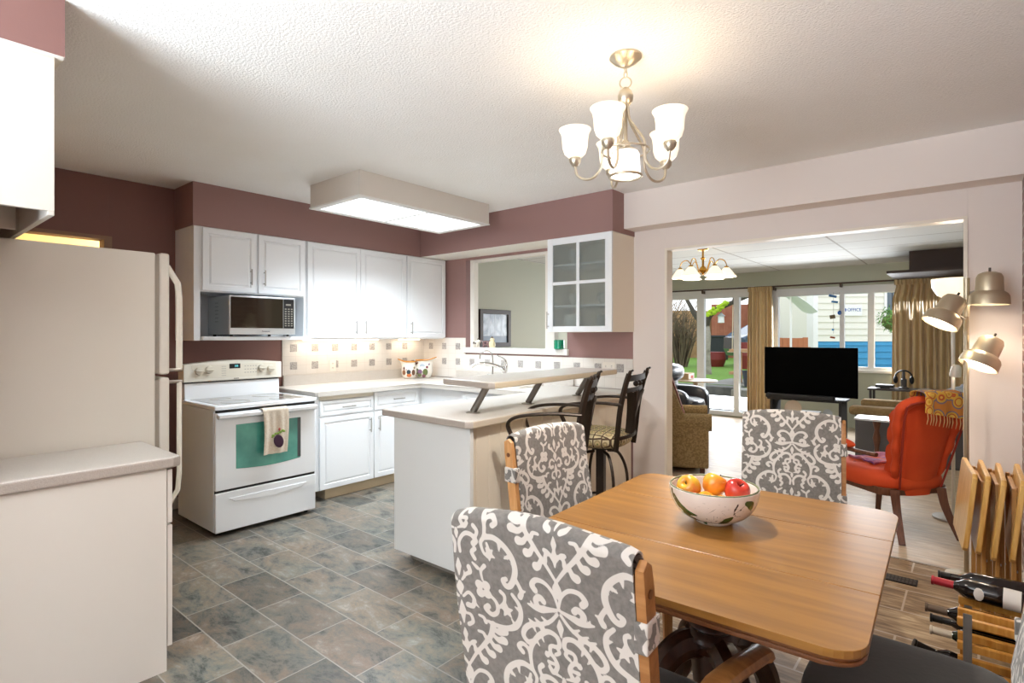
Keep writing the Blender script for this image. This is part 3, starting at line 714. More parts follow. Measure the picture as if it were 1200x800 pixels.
# fridge
fx0, fx1 = -3.86, -3.10
t = thing('refrigerator', 'tall off-white top-freezer refrigerator with bar handles', 'refrigerator', (-3.5, .6, 0))
obj('body', box(B(), (fx0, .22, .03), (fx1, .965, 1.818), .006), FRG, t)
for (z0, z1, n) in ((1.215, 1.822, 'freezer_door'), (.06, 1.20, 'fridge_door')):
    d = obj(n, box(B(), (fx0, .985, z0), (fx1-.002, 1.03, z1), .012, 3), FRG, t)
    obj('gasket', box(B(), (fx0+.01, .962, z0+.01), (fx1-.012, .988, z1-.01)), mat('gasket grey', '#9a9184', .7), d)
    if n == 'freezer_door': pts = [(fx1-.03, 1.025, 1.76), (fx1-.03, 1.075, 1.675), (fx1-.03, 1.082, 1.60), (fx1-.03, 1.082, 1.235)]
    else: pts = [(fx1-.03, 1.082, 1.175), (fx1-.03, 1.082, .70), (fx1-.03, 1.075, .62), (fx1-.03, 1.025, .54)]
    h = obj('handle', tube(B(), pts, .014, 10, flat=(.8, 1.1)), mat('handle enamel', '#e8e2d4', .25), d)
    zz = 1.235 if n == 'freezer_door' else 1.175
    obj('handle_mount', box(B(), (fx1-.042, 1.025, zz-.008), (fx1-.018, 1.095, zz+.008), .003), STEEL, h)
obj('hinge_cap', box(B(), (fx0+.02, .95, 1.818), (fx0+.1, 1.02, 1.835), .004), FRG, t)
obj('foot_grille', box(B(), (fx0+.01, .93, 0), (fx1-.01, .99, .055)), mat('dark grille', '#3a3631', .7), t)
# stove
sy0, sy1, sxf = 1.617, 2.384, -4.03
t = thing('electric_stove', 'white freestanding electric stove with a green-tinted oven window', 'stove', (-4.37, 2.0, 0))
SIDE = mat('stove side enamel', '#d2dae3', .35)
obj('body', box(B(), (-4.70, sy0, .035), (-4.055, sy1, .885), .004), SIDE, t)
obj('cooktop', box(B(), (-4.70, sy0-.004, .888), (sxf+.008, sy1+.004, .918), .009, 3), APPL, t)
obj('glass_hob', box(B(), (-4.60, sy0+.05, .914), (sxf-.05, sy1-.05, .920), .002), mat('grey ceramic glass', '#7c766d', .08, coat=.5), t)
bm = B()
for (x, y, r) in ((-4.20, 1.83, .10), (-4.20, 2.18, .085), (-4.46, 1.83, .075), (-4.46, 2.18, .10)): tube(bm, [(x+r*math.cos(a/24*2*PI), y+r*math.sin(a/24*2*PI), .9205) for a in range(24)], .0012, 4, closed=True)
obj('burner_ring', bm, mat('ring print', '#b5afa5', .4), t, kind='stuff')
bm = B()
prism(bm, [(-4.70, .918), (-4.60, .918), (-4.605, 1.04), (-4.70, 1.04)], sy0+.01, sy1-.01, 1, .004)
obj('back_riser', bm, APPL, t)
obj('vent_slot', box(B(), (-4.69, sy0+.02, 1.036), (-4.607, sy1-.02, 1.052)), BLK, t)
# console with an arched top
n = 14; top = [(sy0-.002+(sy1-sy0+.004)*i/n, 1.185+.026*math.sin(PI*i/n)) for i in range(n+1)]
bm = B(); prism(bm, [(sy0-.002, 1.052), (sy1+.002, 1.052)]+top[::-1], -4.70, -4.585, 0, .006)
con = obj('control_panel', bm, BISC, t)
bm = prism(B(), [(1.70, 1.075), (2.34, 1.075), (2.335, 1.182), (1.665, 1.182)], -4.587, -4.5835, 0, .001); obj('touch_panel', bm, mat('console cream', '#d6cfbf', .35), con)
obj('display', box(B(), (-4.585, 1.95, 1.145), (-4.581, 2.035, 1.183), .001), BLK, con)
obj('clock_digits', box(box(box(B(), (-4.5812, 1.993, 1.157), (-4.5805, 1.998, 1.172)), (-4.5812, 2.003, 1.157), (-4.5805, 2.008, 1.172)), (-4.5812, 2.012, 1.157), (-4.5805, 2.017, 1.172)), mat('green digits', '#58b0b8', .4, emit=('#58b0b8', .6)), con)
for (y, z) in ((1.722, 1.135), (1.797, 1.142), (2.21, 1.140), (2.288, 1.130)):
    bm = lathe(B(), [(.032, 0), (.03, .006), (.027, .02), (.0, .022)], (0, 0, 0), 20); box(bm, (-.005, -.027, .01), (.005, .027, .032), .002)
    obj('knob', at(bm, place((-4.584, y, z), 0, PI/2, 0)), mat('knob cream', '#cfc8b8', .35), con)
bm = B()
for r_ in range(3):
    for c_ in range(5): box(bm, (-4.5838, 2.07+c_*.022, 1.105+r_*.026), (-4.583, 2.082+c_*.022, 1.112+r_*.026))
for r_ in range(5): box(bm, (-4.5838, 1.89, 1.09+r_*.018), (-4.583, 1.925, 1.094+r_*.018))
obj('button_prints', bm, mat('grey print', '#a9a49a', .5), con, kind='stuff')
obj('badge', box(B(), (-4.586, 1.985, 1.060), (-4.5835, 2.025, 1.068), .001), mat('badge grey', '#8b8378', .4), con)
obj('heat_stain', lathe(B(), [(0, 0), (.024, .0004), (.0, .0008)], (0, 0, 0), 14, M=place((-4.586, 1.80, 1.062), 0, PI/2, 0), sx=.35), mat('amber stain', '#cfa15c', .5), con)
# oven door
OW = sdfmat('oven window', [], '#3a837b', '#57a595', rough=.12, sheen=0, weave=False, coat=.6)
d = obj('oven_door', box(B(), (sxf-.03, sy0+.004, .325), (sxf, sy1-.004, .868), .006, 3), APPL, t)
n = 12; poly = [(1.760, .775), (1.760, .462)]+[(1.760+.49*i/n, .462-.016*math.sin(PI*i/n)) for i in range(1, n)]+[(2.25, .462), (2.25, .775)]
obj('oven_window', prism(B(), poly, sxf-.004, sxf+.0015, 0, .001), OW, d)
obj('window_edge_band', box(B(), (sxf+.0012, 2.225, .47), (sxf+.0022, 2.252, .772)), mat('window dark band', '#454a4c', .2), d)  # dark band along one end of the oven window
bm = prism(B(), [(sxf, .838), (sxf+.028, .826), (sxf+.05, .836), (sxf+.052, .856), (sxf, .868)], sy0+.008, sy1-.008, 1, .006, seg=3)
obj('handle', bm, APPL, d)
obj('vent_gap', box(B(), (sxf-.02, sy0+.01, .870), (sxf-.004, sy1-.01, .888)), BLK, t)
obj('drawer_gap', box(B(), (-4.06, sy0+.005, .305), (sxf-.014, sy1-.005, .326)), BLK, t)
d = obj('storage_drawer', box(B(), (sxf-.03, sy0+.004, .032), (sxf, sy1-.004, .308), .006, 3), APPL, t)
bm = B(); V = [(1.71, .262), (2.30, .262), (2.26, .232), (2.0, .215), (1.75, .232)]
prism(bm, V, sxf-.004, sxf+.006, 0, .004, seg=2); obj('pull_lip', bm, APPL, d)
for (x, y) in ((-4.64, sy0+.05), (-4.64, sy1-.05), (-4.10, sy0+.05), (-4.10, sy1-.05)): obj('foot', cyl(B(), (x, y, 0), (x, y, .036), .015, 10), BLK, t)
# tea towel with an aubergine print
t = thing('tea_towel', 'cream tea towel printed with an aubergine hanging on the oven handle', 'towel', (sxf+.05, 2.02, .54))
def tw(u, v):
    y = 1.925+.195*u+.008*math.sin(v*3)-.01*v*(u-.5)
    s = v*.66
    fold = .006*math.sin(u*9+v*2)+.004*math.sin(u*21)
    if s < .05: a = s/.05*PI; return (sxf+.030-.030*math.cos(PI-a)*-1 if False else sxf+.026-.032*math.cos(a), y, .862+.014*math.sin(a))
    return (sxf+.060+fold*min(1, (s-.05)*8)-(.01*(s-.05)), y, .862-(s-.05)*.535)
bm = B(); grid(bm, tw, 24, 60); solid(bm, .003)
cl = obj('cloth', bm, sdfmat('linen', [], '#cdbca6', '#ddd2c2'), t, 60)
ax, ay, az = sxf+.066, 2.042, .625
egg = B(); blob(egg, (0, 0, 0), (.003, .037, .05), 3); at(egg, place((ax, ay, az), .35)); obj('aubergine_print', egg, mat('aubergine purple', '#3d1d35', .8), cl)
bm = B()
for (y, z, r) in ((2.0, .672, .012), (2.018, .683, .011), (2.036, .684, .011), (2.055, .692, .013), (2.072, .700, .012), (2.084, .694, .01), (1.992, .662, .008)): blob(bm, (ax, y, z), (.0025, r, r*.8), 2)
obj('leaf_print', bm, mat('print green', '#7d9a3b', .8), cl, kind='stuff')
bm = B(); blob(bm, (ax, 2.047, .712), (.0025, .009, .012), 2); obj('stem_print', bm, mat('print red', '#a9423c', .8), cl)
# microwave
t = thing('microwave_oven', 'stainless countertop microwave in the niche of the wall cabinet', 'microwave', (-4.66, 2.17, 1.403))
my0, my1, mx0, mx1, mz0, mz1 = 1.90, 2.445, -4.87, -4.465, 1.418, 1.728
obj('case', box(B(), (mx0, my0, mz0), (mx1-.02, my1, mz1), .004), mat('microwave grey', '#b4bbbf', .35, .6), t)
d = obj('front', box(B(), (mx1-.02, my0, mz0), (mx1, my1, mz1), .004), mat('brushed silver front', '#d3d6d8', .3, .7), t)
obj('window', box(B(), (mx1-.001, my0+.008, mz0+.052), (mx1+.003, my1-.108, mz1-.012), .002), mat('smoked glass', '#241b12', .07, coat=.6), d)
kp = obj('keypad', box(B(), (mx1-.001, my1-.104, mz0+.052), (mx1+.003, my1-.012, mz1-.012), .002), BLK, d)
bm = B()
for r_ in range(8):
    for c_ in range(3): box(bm, (mx1+.003, my1-.094+c_*.027, mz0+.07+r_*.020), (mx1+.0036, my1-.078+c_*.027, mz0+.080+r_*.020))
box(bm, (mx1+.003, my1-.085, mz0+.245), (mx1+.0036, my1-.04, mz0+.258))
obj('key_prints', bm, mat('key print', '#8f8a80', .5), kp, kind='stuff')
def text(name, s, loc, size, m, parent, d='E', ext=.0005):
    c = bpy.data.curves.new(name, 'FONT'); c.body = s; c.size = size; c.extrude = ext; c.align_x = 'CENTER'; c.align_y = 'CENTER'
    o = bpy.data.objects.new(name, c); C.objects.link(o); o.data.materials.append(m)
    o.rotation_euler = (PI/2, 0, {'E': PI/2, 'S': 0, 'N': PI}[d] if isinstance(d, str) else d); o.parent = parent
    o.location = Vector(loc)-_off.get(parent.name, Vector()) if parent else loc
    me = bpy.data.meshes.new_from_object(o.evaluated_get(bpy.context.evaluated_depsgraph_get())); q = bpy.data.objects.new(name, me); C.objects.link(q)
    q.location = o.location; q.rotation_euler = o.rotation_euler; q.parent = parent; bpy.data.objects.remove(o); q.name = name
    return q
text('maker_mark', 'Panasonic', (mx1+.001, 2.19, mz0+.026), .017, mat('mark navy', '#3a3f55', .4), d)
bm = B()
for k in range(6): box(bm, (mx0+.14, my0-.001, mz0+.10+.03*k), (mx0+.20, my0+.001, mz0+.108+.03*k))
obj('side_vents', bm, mat('vent dark', '#8f979c', .5), t, kind='stuff')
for (x, y) in ((mx0+.03, my0+.04), (mx0+.03, my1-.04), (mx1-.05, my0+.04), (mx1-.05, my1-.04)): obj('foot', cyl(B(), (x, y, 1.402), (x, y, mz0+.002), .012, 8), BLK, t)
# pitchers
def pitcher(c, r, h, rz, label, seedcols, spout=True):
    t = thing('ceramic_pitcher', label, 'pitcher', c)
    prof = [(0, 0), (r*.62, 0), (r*.85, h*.12), (r, h*.38), (r*.96, h*.62), (r*.82, h*.84), (r*.86, h*.93), (r*.92, h), (r*.86, h*.995), (r*.78, h*.9), (r*.86, h*.6), (r*.5, h*.06), (0, h*.05)]
    bm = lathe(B(), prof, c, 36)
    for v in bm.verts:
        a = math.atan2(v.co.y-c[1], v.co.x-c[0])-rz; k = max(0, (v.co.z-c[2]-h*.62)/(h*.38))
        s = max(0, math.cos(a))**4; v.co.x += math.cos(rz)*s*k*r*.5; v.co.y += math.sin(rz)*s*k*r*.5; v.co.z += s*k*h*.16
    body = obj('body', bm, CERA, t)
    q = [Vector(c)+Vector((math.cos(rz+PI)*d, math.sin(rz+PI)*d, z)) for d, z in ((r*.82, h*.86), (r*1.3, h*.94), (r*1.6, h*.74), (r*1.45, h*.42), (r*.95, h*.26))]
    obj('handle', tube(B(), spline(q, 6), [.009]*25, 8), mat('handle brown', '#7b4a2a', .3), t)
    rimpts = []
    for i in range(40):
        a = 2*PI*i/40; s = max(0, math.cos(a-rz))**4; rr = r*.9+s*r*.5
        rimpts.append((c[0]+rr*math.cos(a), c[1]+rr*math.sin(a), c[2]+h+s*h*.16))
    obj('rim', tube(B(), rimpts, .007, 6, closed=True), mat('amber glaze', '#c98a3c', .25), body)
    va = -40*PI/180
    for (da, z, sz, col, sh) in seedcols:
        a = va+da; k = z/h; R = r*(.99 if k < .65 else .9)
        bm = blob(B(), (0, 0, 0), (.004, sz, sz*sh), 2); at(bm, Matrix.Translation((c[0]+R*math.cos(a), c[1]+R*math.sin(a), c[2]+z)) @ Matrix.Rotation(a, 4, 'Z')); obj('painted_fruit', bm, mat('glaze '+col, col, .3), body)
    return t
pitcher((-4.80, 3.97, .935), .085, .185, math.radians(-125), 'cream ceramic pitcher with painted pears, amber rim, by the west wall tiles',
        ((-.7, .07, .024, '#8a5a3a', 1.2), (-.05, .075, .024, '#30424a', 1.1), (.0, .04, .026, '#c26a34', .8), (-.7, .115, .012, '#5b3730', 1.6), (.6, .07, .022, '#6c4a34', 1.5), (.75, .12, .014, '#9c8a6a', 1.), (-.35, .1, .01, '#b09a9a', 1)))
pitcher((-4.74, 4.13, .935), .10, .20, math.radians(40), 'large cream ceramic pitcher with painted leaves and plums in the counter corner',
        ((-.45, .075, .028, '#7f5a78', 1.), (-.5, .04, .026, '#6a7048', .9), (.15, .07, .03, '#66703f', 1.3), (-.2, .14, .03, '#aeb9c4', .8), (.35, .125, .014, '#7c2f3a', 1), (-.8, .08, .024, '#4e5a34', 1.3), (.75, .15, .018, '#8a6a86', 1), (0., .03, .02, '#7c4a55', 1)))
# ornaments on the pass-through ledge
zl = 1.28
def cow(c, rz, label, col, spots):
    t = thing('cow_figurine', label, 'figurine', c, rz, local=True)
    bm = blob(B(), (0, 0, .045), (.05, .026, .03), 3, p=2.6); blob(bm, (.055, 0, .065), (.022, .018, .02), 2); 
    obj('body', bm, mat('cow glaze '+col, col, .2, coat=.4), t)
    for sx in (-1, 1):
        for sy in (-1, 1): obj('leg', cyl(B(), (sx*.03, sy*.014, 0), (sx*.03, sy*.014, .035), .009, 8), mat('cow glaze '+col), t)
    obj('horns', tube(B(), arc((.058, 0, .083), .018, 0, 180, 8, 'yz')[::-1], .003, 6), mat('horn', '#4b3a30', .4), t)
    obj('tail', tube(B(), spline([(-.048, 0, .06), (-.07, 0, .075), (-.075, 0, .05)], 5), .004, 6), mat('cow glaze '+col), t)
    for (x, y, z, s) in spots: obj('patch', blob(B(), (x, y, z), (s, .004, s*.8), 2), mat('patch dark', '#3c2c33', .25), t)
cow((-4.15, 4.37, zl), -.35, 'white cow figurine with dark patches on the pass-through ledge', '#eee5d6', ((-.02, -.025, .05, .018), (.02, -.025, .045, .014)))
cow((-4.04, 4.41, zl), .2, 'second cow figurine, mostly dark, beside the white one on the ledge', '#7d5d5d', ((.0, -.025, .05, .014),))
t = thing('owl_figurine', 'cream owl-shaped figurine on the ledge in front of the framed picture', 'figurine', (-3.93, 4.38, zl), 0, local=True)
obj('body', lathe(B(), [(0, 0), (.03, 0), (.036, .03), (.03, .06), (.02, .07), (.025, .085), (.02, .1), (0, .108)], (0, 0, 0), 20), mat('owl cream', '#e6d9b4', .3), t)
obj('topknot', blob(B(), (0, 0, .108), (.014, .01, .012), 2), mat('owl brown', '#4d3526', .5), t)
for s in (-1, 1): obj('wing', blob(B(), (s*.03, -.005, .042), (.01, .014, .028), 2), mat('owl wing', '#c9b98f', .4), t)
GG = mat('green glass', '#0f8f6c', .12, coat=.5)
t = thing('glass_candle_jar', 'emerald green ribbed glass candle jar on the ledge under the glass-front cabinet', 'candle jar', (-3.03, 4.33, zl), local=True)
obj('jar', lathe(B(), [(0, 0), (.045, 0), (.05, .006), (.05, .085), (.047, .088), (.045, .082), (.044, .012), (0, .01)], (0, 0, 0), 28), GG, t)
obj('wax', cyl(B(), (0, 0, .012), (0, 0, .06), .043, 20), mat('green wax', '#2ba47f', .6), t)
obj('wick', cyl(B(), (0, 0, .06), (0, 0, .075), .002, 6), BLK, t)
t = thing('soap_bottle', 'slim white lotion bottle on the ledge beside the green candle jar', 'bottle', (-3.16, 4.40, zl), local=True)
obj('body', lathe(B(), [(0, 0), (.026, 0), (.028, .01), (.028, .09), (.012, .105), (.012, .12), (0, .12)], (0, 0, 0), 20), WHT, t)
obj('pump', tube(lathe(B(), [(.013, .118), (.013, .13), (0, .13)], (0, 0, 0), 14), [(0, 0, .13), (0, 0, .15), (-.025, 0, .152)], .004, 8), WHT, t)
# ------------------------------------------------------------------ peninsula and raised bar
def skew(y): return -2.185-(y-2.21)*.042
t = thing('kitchen_peninsula', 'white kitchen peninsula with a speckled countertop and cream seating side', 'peninsula', (-2.5, 3.2, 0))
PF = mat('peninsula cream', '#e9ddca', .5); PE = mat('peninsula end panel', '#dcdcd9', .5, bump=(120, .03, .002))
obj('body', prism(B(), [(-2.80, 2.25), (skew(2.25), 2.25), (skew(YN), YN-.012), (-2.84, YN-.012)], .085, .893), PF, t)
obj('end_panel', prism(B(), [(-2.815, 2.208), (-2.147, 2.208), (-2.147, 2.235), (-2.18, 2.252), (-2.815, 2.252)], .06, .893, 2, .002), PE, t)
obj('toe_kick', box(B(), (-2.74, 2.28, 0), (-2.24, YN-.02, .085)), mat('toe dark', '#8a8177', .7), t)
bm = prism(B(), [(-2.93, 2.20), (-2.15, 2.17), (-2.115, 2.20), (-2.215, YN-.013), (-2.862, YN-.013), (-2.862, 2.9), (-2.93, 2.9)], .893, .937, 2, .009, seg=3)
for f in bm.faces:
    c = f.calc_center_median()
    if f.normal.z < .6 and c.z < .934: f.material_index = 1 if c.y < 2.22 else 2
tp = obj('countertop', bm, [CTR, CTRE, mat('counter edge cream', '#cfc1ad', .4)], t)
# tongue and groove boards on the seating side
bm = B()
for k in range(18):
    y = 2.30+k*.112; x = skew(y)
    box(bm, (x+.0, y, .1), (x+.0035, y+.1105, .885), .0012, 1, M=Rz(0.042, (x, y, 0)))
obj('board_cladding', bm, PF, t)
# bar shelf on three slanted posts
t = thing('raised_bar_shelf', 'speckled raised bar shelf on three slanted steel posts', 'bar shelf', (-2.36, 3.2, .937))
bm = prism(B(), [(-2.575, 2.405), (-2.15, 2.36), (-2.118, 2.385), (-2.19, 3.935), (-2.22, 3.96), (-2.62, 3.96)], 1.10, 1.14, 2, .009, seg=3)
for f in bm.faces:
    c = f.calc_center_median()
    if f.normal.z < .6 and c.z < 1.137: f.material_index = 1 if c.y < 2.42 else 2
obj('top', bm, [CTR, CTRE, mat('bar edge cream', '#e2d3b8', .4)], t)
for y in (2.45, 3.02, 3.68):
    x = -2.355-(y-2.45)*.035
    p = obj('post', cyl(B(), (x, y, .944), (x+.095, y+.02, 1.102), .021, 18), mat('brushed post', '#7d7872', .35, .9), t)
    obj('flange', lathe(B(), [(0, .937), (.045, .937), (.045, .941), (.03, .945), (0, .946)], (x, y, 0), 24), STEEL, p)
# ------------------------------------------------------------------ ceiling light box
t = thing('fluorescent_ceiling_light', 'white boxed fluorescent ceiling light over the kitchen', 'ceiling light', (-3.7, 3.0, ZC-.19))
lx0, lx1, ly0, ly1, lz0 = -4.03, -3.37, 2.334, 3.712, 2.41
bm = B(); w = .03
LB = mat('light box enamel', '#dcd5cb', .5)
box(bm, (lx0, ly0, lz0+.008), (lx0+w, ly1, ZC)); box(bm, (lx1-w, ly0, lz0+.008), (lx1, ly1, ZC)); box(bm, (lx0, ly0, lz0+.008), (lx1, ly0+w, ZC)); box(bm, (lx0, ly1-w, lz0+.008), (lx1, ly1, ZC))
obj('housing', bm, LB, t, 0)
bm = B(); e = .006
box(bm, (lx0-e, ly0-e, lz0), (lx0+.05, ly1+e, lz0+.012)); box(bm, (lx1-.05, ly0-e, lz0), (lx1+e, ly1+e, lz0+.012)); box(bm, (lx0, ly0-e, lz0), (lx1, ly0+.05, lz0+.012)); box(bm, (lx0, ly1-.05, lz0), (lx1, ly1+e, lz0+.012)); box(bm, (lx0, (ly0+ly1)/2-.012, lz0), (lx1, (ly0+ly1)/2+.012, lz0+.012))
obj('frame', bm, WHT, t)
for a, b in ((ly0+.05, (ly0+ly1)/2-.012), ((ly0+ly1)/2+.012, ly1-.05)):
    obj('diffuser', box(B(), (lx0+.05, a, lz0+.006), (lx1-.05, b, lz0+.011)), DIFF, t, 0)
# ------------------------------------------------------------------ dining table
t = thing('dining_table', 'golden oak drop-leaf dining table on a dark carved pedestal', 'dining table', (-.68, 1.868, 0), math.radians(2), local=True)
hw, hl = .494, .583
GT = wood('table oak veneer', '#815622', '#a07030', 0, 2.2, .34, .06, 10)
tm = wood('table edge oak', '#5f3619', '#7d4c28', 0, 3, .35, .1)
seams = [-hl, -.235, .222, hl]
for i, n in enumerate(('drop_leaf', 'tabletop', 'drop_leaf')):
    a, b = seams[i]+.0018, seams[i+1]-.0018
    if i == 1: poly = [(-hw, a), (hw, a), (hw, b), (-hw, b)]
    else:
        R = rrect(-hw, -hl, hw, hl, .075, 6)
        poly = [p for p in R if (p[1] < a+.2 if i == 0 else p[1] > b-.2)]
        if i == 0: poly = [(hw, b), (-hw, b)] + [p for p in R if p[1] < -.3]
        else: poly = [(-hw, a), (hw, a)] + [p for p in R if p[1] > .3]
    bm = prism(B(), poly, .742, .76, 2, .0015)
    o = obj(n, bm, GT, t, 0)
    sc = lambda k: [(x*(1-k/hw) if True else x, (y+k if y <= a+.01 and i == 0 else y-k if y >= b-.01 and i == 2 else y)) for x, y in poly]
    bm = B(); prism(bm, [(x*.988, y*(.99 if i != 1 else 1)) for x, y in poly], .731, .742, 2, .004); prism(bm, [(x*.994, y*(.995 if i != 1 else 1)) for x, y in poly], .722, .732, 2, .004)
    obj('edge_molding', bm, tm, o)
bm = box(B(), (-.40, -.21, .655), (.40, .21, .722), .004); obj('apron', bm, wood('apron oak', '#6a3f20', '#8a5830', 0, 3, .4), t)
bm = lathe(B(), [(.13, .655), (.13, .63), (.10, .61), (.06, .595), (.085, .575), (.098, .54), (.09, .50), (.06, .465), (.075, .455), (.082, .44), (.07, .428), (.084, .415), (.09, .40), (.078, .385), (.095, .37), (.07, .355), (.055, .20), (.06, .12), (.0, .10)], (0, 0, 0), 40)
obj('pedestal', bm, DKW, t)
def pedleg(a):
    bm = B(); prof = [(.045, .375, .05), (.10, .37, .05), (.155, .33, .05), (.195, .26, .047), (.215, .19, .045), (.25, .13, .04), (.32, .085, .036), (.40, .05, .03), (.44, .035, .028)]
    P = [Vector((r, 0, z)) for r, z, w in prof]; P = spline(P, 5); n = len(P)
    V = []
    for i, p in enumerate(P):
        f = i/(n-1); th = .10-.055*f; w = .052-.022*f
        d = (P[min(i+1, n-1)]-P[max(i-1, 0)]).normalized(); nn = Vector((-d.z, 0, d.x))
        if nn.z < 0 and i < 4: nn = -nn
        ring = []
        for k in range(18):
            q = 2*PI*k/18; x = math.cos(q); y = math.sin(q)
            fl = 1-.07*(math.cos(q*9)+1)/2
            ring.append(bm.verts.new(p+nn*(-x*th*.5*fl)+Vector((0, y*w*fl, 0))))
        V.append(ring)
    for i in range(n-1):
        for k in range(18): bm.faces.new((V[i][k], V[i][(k+1) % 18], V[i+1][(k+1) % 18], V[i+1][k]))
    bm.faces.new(V[0][::-1]); bm.faces.new(V[-1])
    blob(bm, (.45, 0, .03), (.045, .035, .03), 2)
    return at(bm, Matrix.Rotation(a, 4, 'Z'))
for k in range(4): obj('leg', pedleg(math.radians(45+90*k)), DKW, t)
# ------------------------------------------------------------------ dining chairs
CW, CZT = .2155, 1.005
LEAN = math.tan(math.radians(8))
def back_y(z): return -.235-(z-.46)*LEAN
def slipcover(knot_z, u0, fine, zf=.50, zb=.34, eL=0, eR=0):
    th = .026; L1 = CZT-.02-zf; arcL = PI*th; L2 = CZT-.02-zb; tot = L1+arcL+L2
    step = fine; nu = int((2*CW+eL+eR)/step); nv = int(tot/step)
    bm = B(); uv = []
    def fn(u, v):
        x = -(CW+eL)+u*(2*CW+eL+eR); s = v*tot; rise = .018*math.cos((u-.5)*PI)
        if s < L1: z = zf+s; p = (x, back_y(z)+th, z+rise*(s/L1))
        elif s < L1+arcL:
            a = (s-L1)/th; zc = CZT-.02; p = (x, back_y(zc)+th*math.cos(a), zc+th*math.sin(a)*.8+rise)
        else:
            z = CZT-.02-(s-L1-arcL); p = (x, back_y(z)-th, z+rise*max(0, (z-zb))/L2)
        w = .0025*math.sin(x*23+s*5)+.002*math.sin(s*17+x*7)
        ex = max(0, abs(x)-CW+.02)/.02
        vd = (knot_z-p[2]) if s < L1+arcL/2 else (knot_z+.03-p[2])
        uv.append((x-u0 if s < L1+arcL/2 else -(x+u0), vd))
        return (p[0], p[1]+w, p[2]-.004*ex)
    V = grid(bm, fn, nu, nv); n0 = len(uv)
    me = bpy.data.meshes.new('slipcover'); bmesh.ops.recalc_face_normals(bm, faces=bm.faces[:])
    geom = bmesh.ops.solidify(bm, geom=bm.faces[:], thickness=.004)
    bm.verts.index_update()
    vals = damask([q[0] for q in uv], [q[1] for q in uv])
    bm.verts.ensure_lookup_table(); m = len(bm.verts); out = np.full(m, .01)
    # both skins carry the print
    out[:n0] = vals
    if m >= 2*n0: out[n0:2*n0] = vals
    return bm, out
def dining_chair(loc, rz, label, knot=.866, u0=0, fine=.004, arms=False, oak=GOLD, eL=0, eR=0):
    t = thing('dining_chair', label, 'dining chair', loc, rz, local=True, group=None)
    # seat cushion
    bm = B(); t2 = B(); bmesh.ops.create_grid(t2, x_segments=16, y_segments=16, size=1); 
    t2.free()
    blob(bm, (0, .0, .432), (.245, .235, .050), 4, p=5)
    obj('seat', bm, VELV, t, 60)
    bm = box(B(), (-.21, -.20, .335), (.21, .19, .405), .004); obj('seat_frame', bm, oak, t)
    for s in (-1, 1):
        obj('leg', tube(B(), [(s*.19, .17, .40), (s*.195, .175, 0)], [.026, .016], 4), oak, t)
        P = [(s*(CW+.004), back_y(z)+(.10*max(0, (.45-z))/.45)*-1, z) for z in (0, .2, .42, .6, .8, .93, .975)]
        bm = B()
        prof = [(p[1], p[2]) for p in P]
        poly = [(y-.022, z) for y, z in prof]+[(prof[-1][0], prof[-1][1]+.014)]+[(y+.022, z) for y, z in prof[::-1]]
        prism(bm, poly, s*(CW+.001), s*(CW+.021), 0, .006) if s > 0 else prism(bm, poly, -(CW+.021), -(CW+.001), 0, .006)
        st = obj('back_stile', bm, oak, t)
        y = back_y(.925); bm = lathe(B(), [(0, 0), (.009, 0), (.009, .003), (0, .004)], (0, 0, 0), 12); at(bm, place((s*(CW+.0205), y, .925), 0, s*PI/2, 0)); obj('screw_cap', bm, mat('screw cap brown', '#6b3e1c', .4), st)
    bm = box(B(), (-CW, back_y(.9)-.010, .85), (CW, back_y(.9)+.012, .95), .004); obj('crest_rail', bm, oak, t)
    bm, vals = slipcover(knot, u0, fine, eL=eL, eR=eR); sl = obj('slipcover', bm, DAMG, t, 60); attr(sl, 'motif', vals)
    # tie bands that wrap the stiles
    for s in (-1, 1):
        if (s < 0 and eL) or (s > 0 and eR): continue
        for z in (.845, .60):
            bm = B(); th = .026; x0, x1 = (CW-.004)*s, (CW+.025)*s
            lo, hi = min(x0, x1), max(x0, x1); y = back_y(z)
            box(bm, (lo, y-.031, z-.03), (hi, y+.031, z+.03), .004, 2)
            ring = bmesh.ops.subdivide_edges(bm, edges=bm.edges[:], cuts=6, use_grid_fill=True)
            o = obj('tie_band', bm, DAMG, t, 60)
            attr(o, 'motif', damask([v.co.y*1.3+v.co.x*1.2-.2 for v in o.data.vertices], [v.co.z*1.1-v.co.x*.5 for v in o.data.vertices]))
    if arms:
        for s in (-1, 1):
            P = spline([(s*(CW+.012), back_y(.61), .61), (s*(CW+.03), -.12, .61), (s*(CW+.06), .08, .60), (s*(CW+.085), .28, .565), (s*(CW+.085), .31, .55)], 6)
            obj('armrest', tube(B(), P, [.022]*10+[.026]*9+[.028]*(len(P)-20)+[.02], 10, flat=(1.15, .8)), oak, t)
            obj('arm_post', tube(B(), spline([(s*(CW+.07), .20, .58), (s*(CW+.03), .14, .50), (s*(CW-.005), .12, .40)], 5), .017, 8), oak, t)
    return t
dining_chair((-.718, 1.247, 0), math.radians(3.3), 'dining chair with its damask-covered back to the near long edge of the table', .815, -.045, .0032, True, eL=.023)
dining_chair((-1.127, 1.92, 0), math.radians(-95.4), 'dining chair in damask cover with an exposed wood stile, in front of the bar stools', .63, -.01, .004, False, BEECH, eL=.023)
dining_chair((-.667, 2.829, 0), math.radians(-170.6), 'dining chair in damask cover facing the bowl, its back towards the television', .866, 0, .004, eR=.023)
dining_chair((-.135, 1.835, 0), math.radians(90), 'dining chair with a bare charcoal velvet seat beside the wine rack', .82, .02, .005)
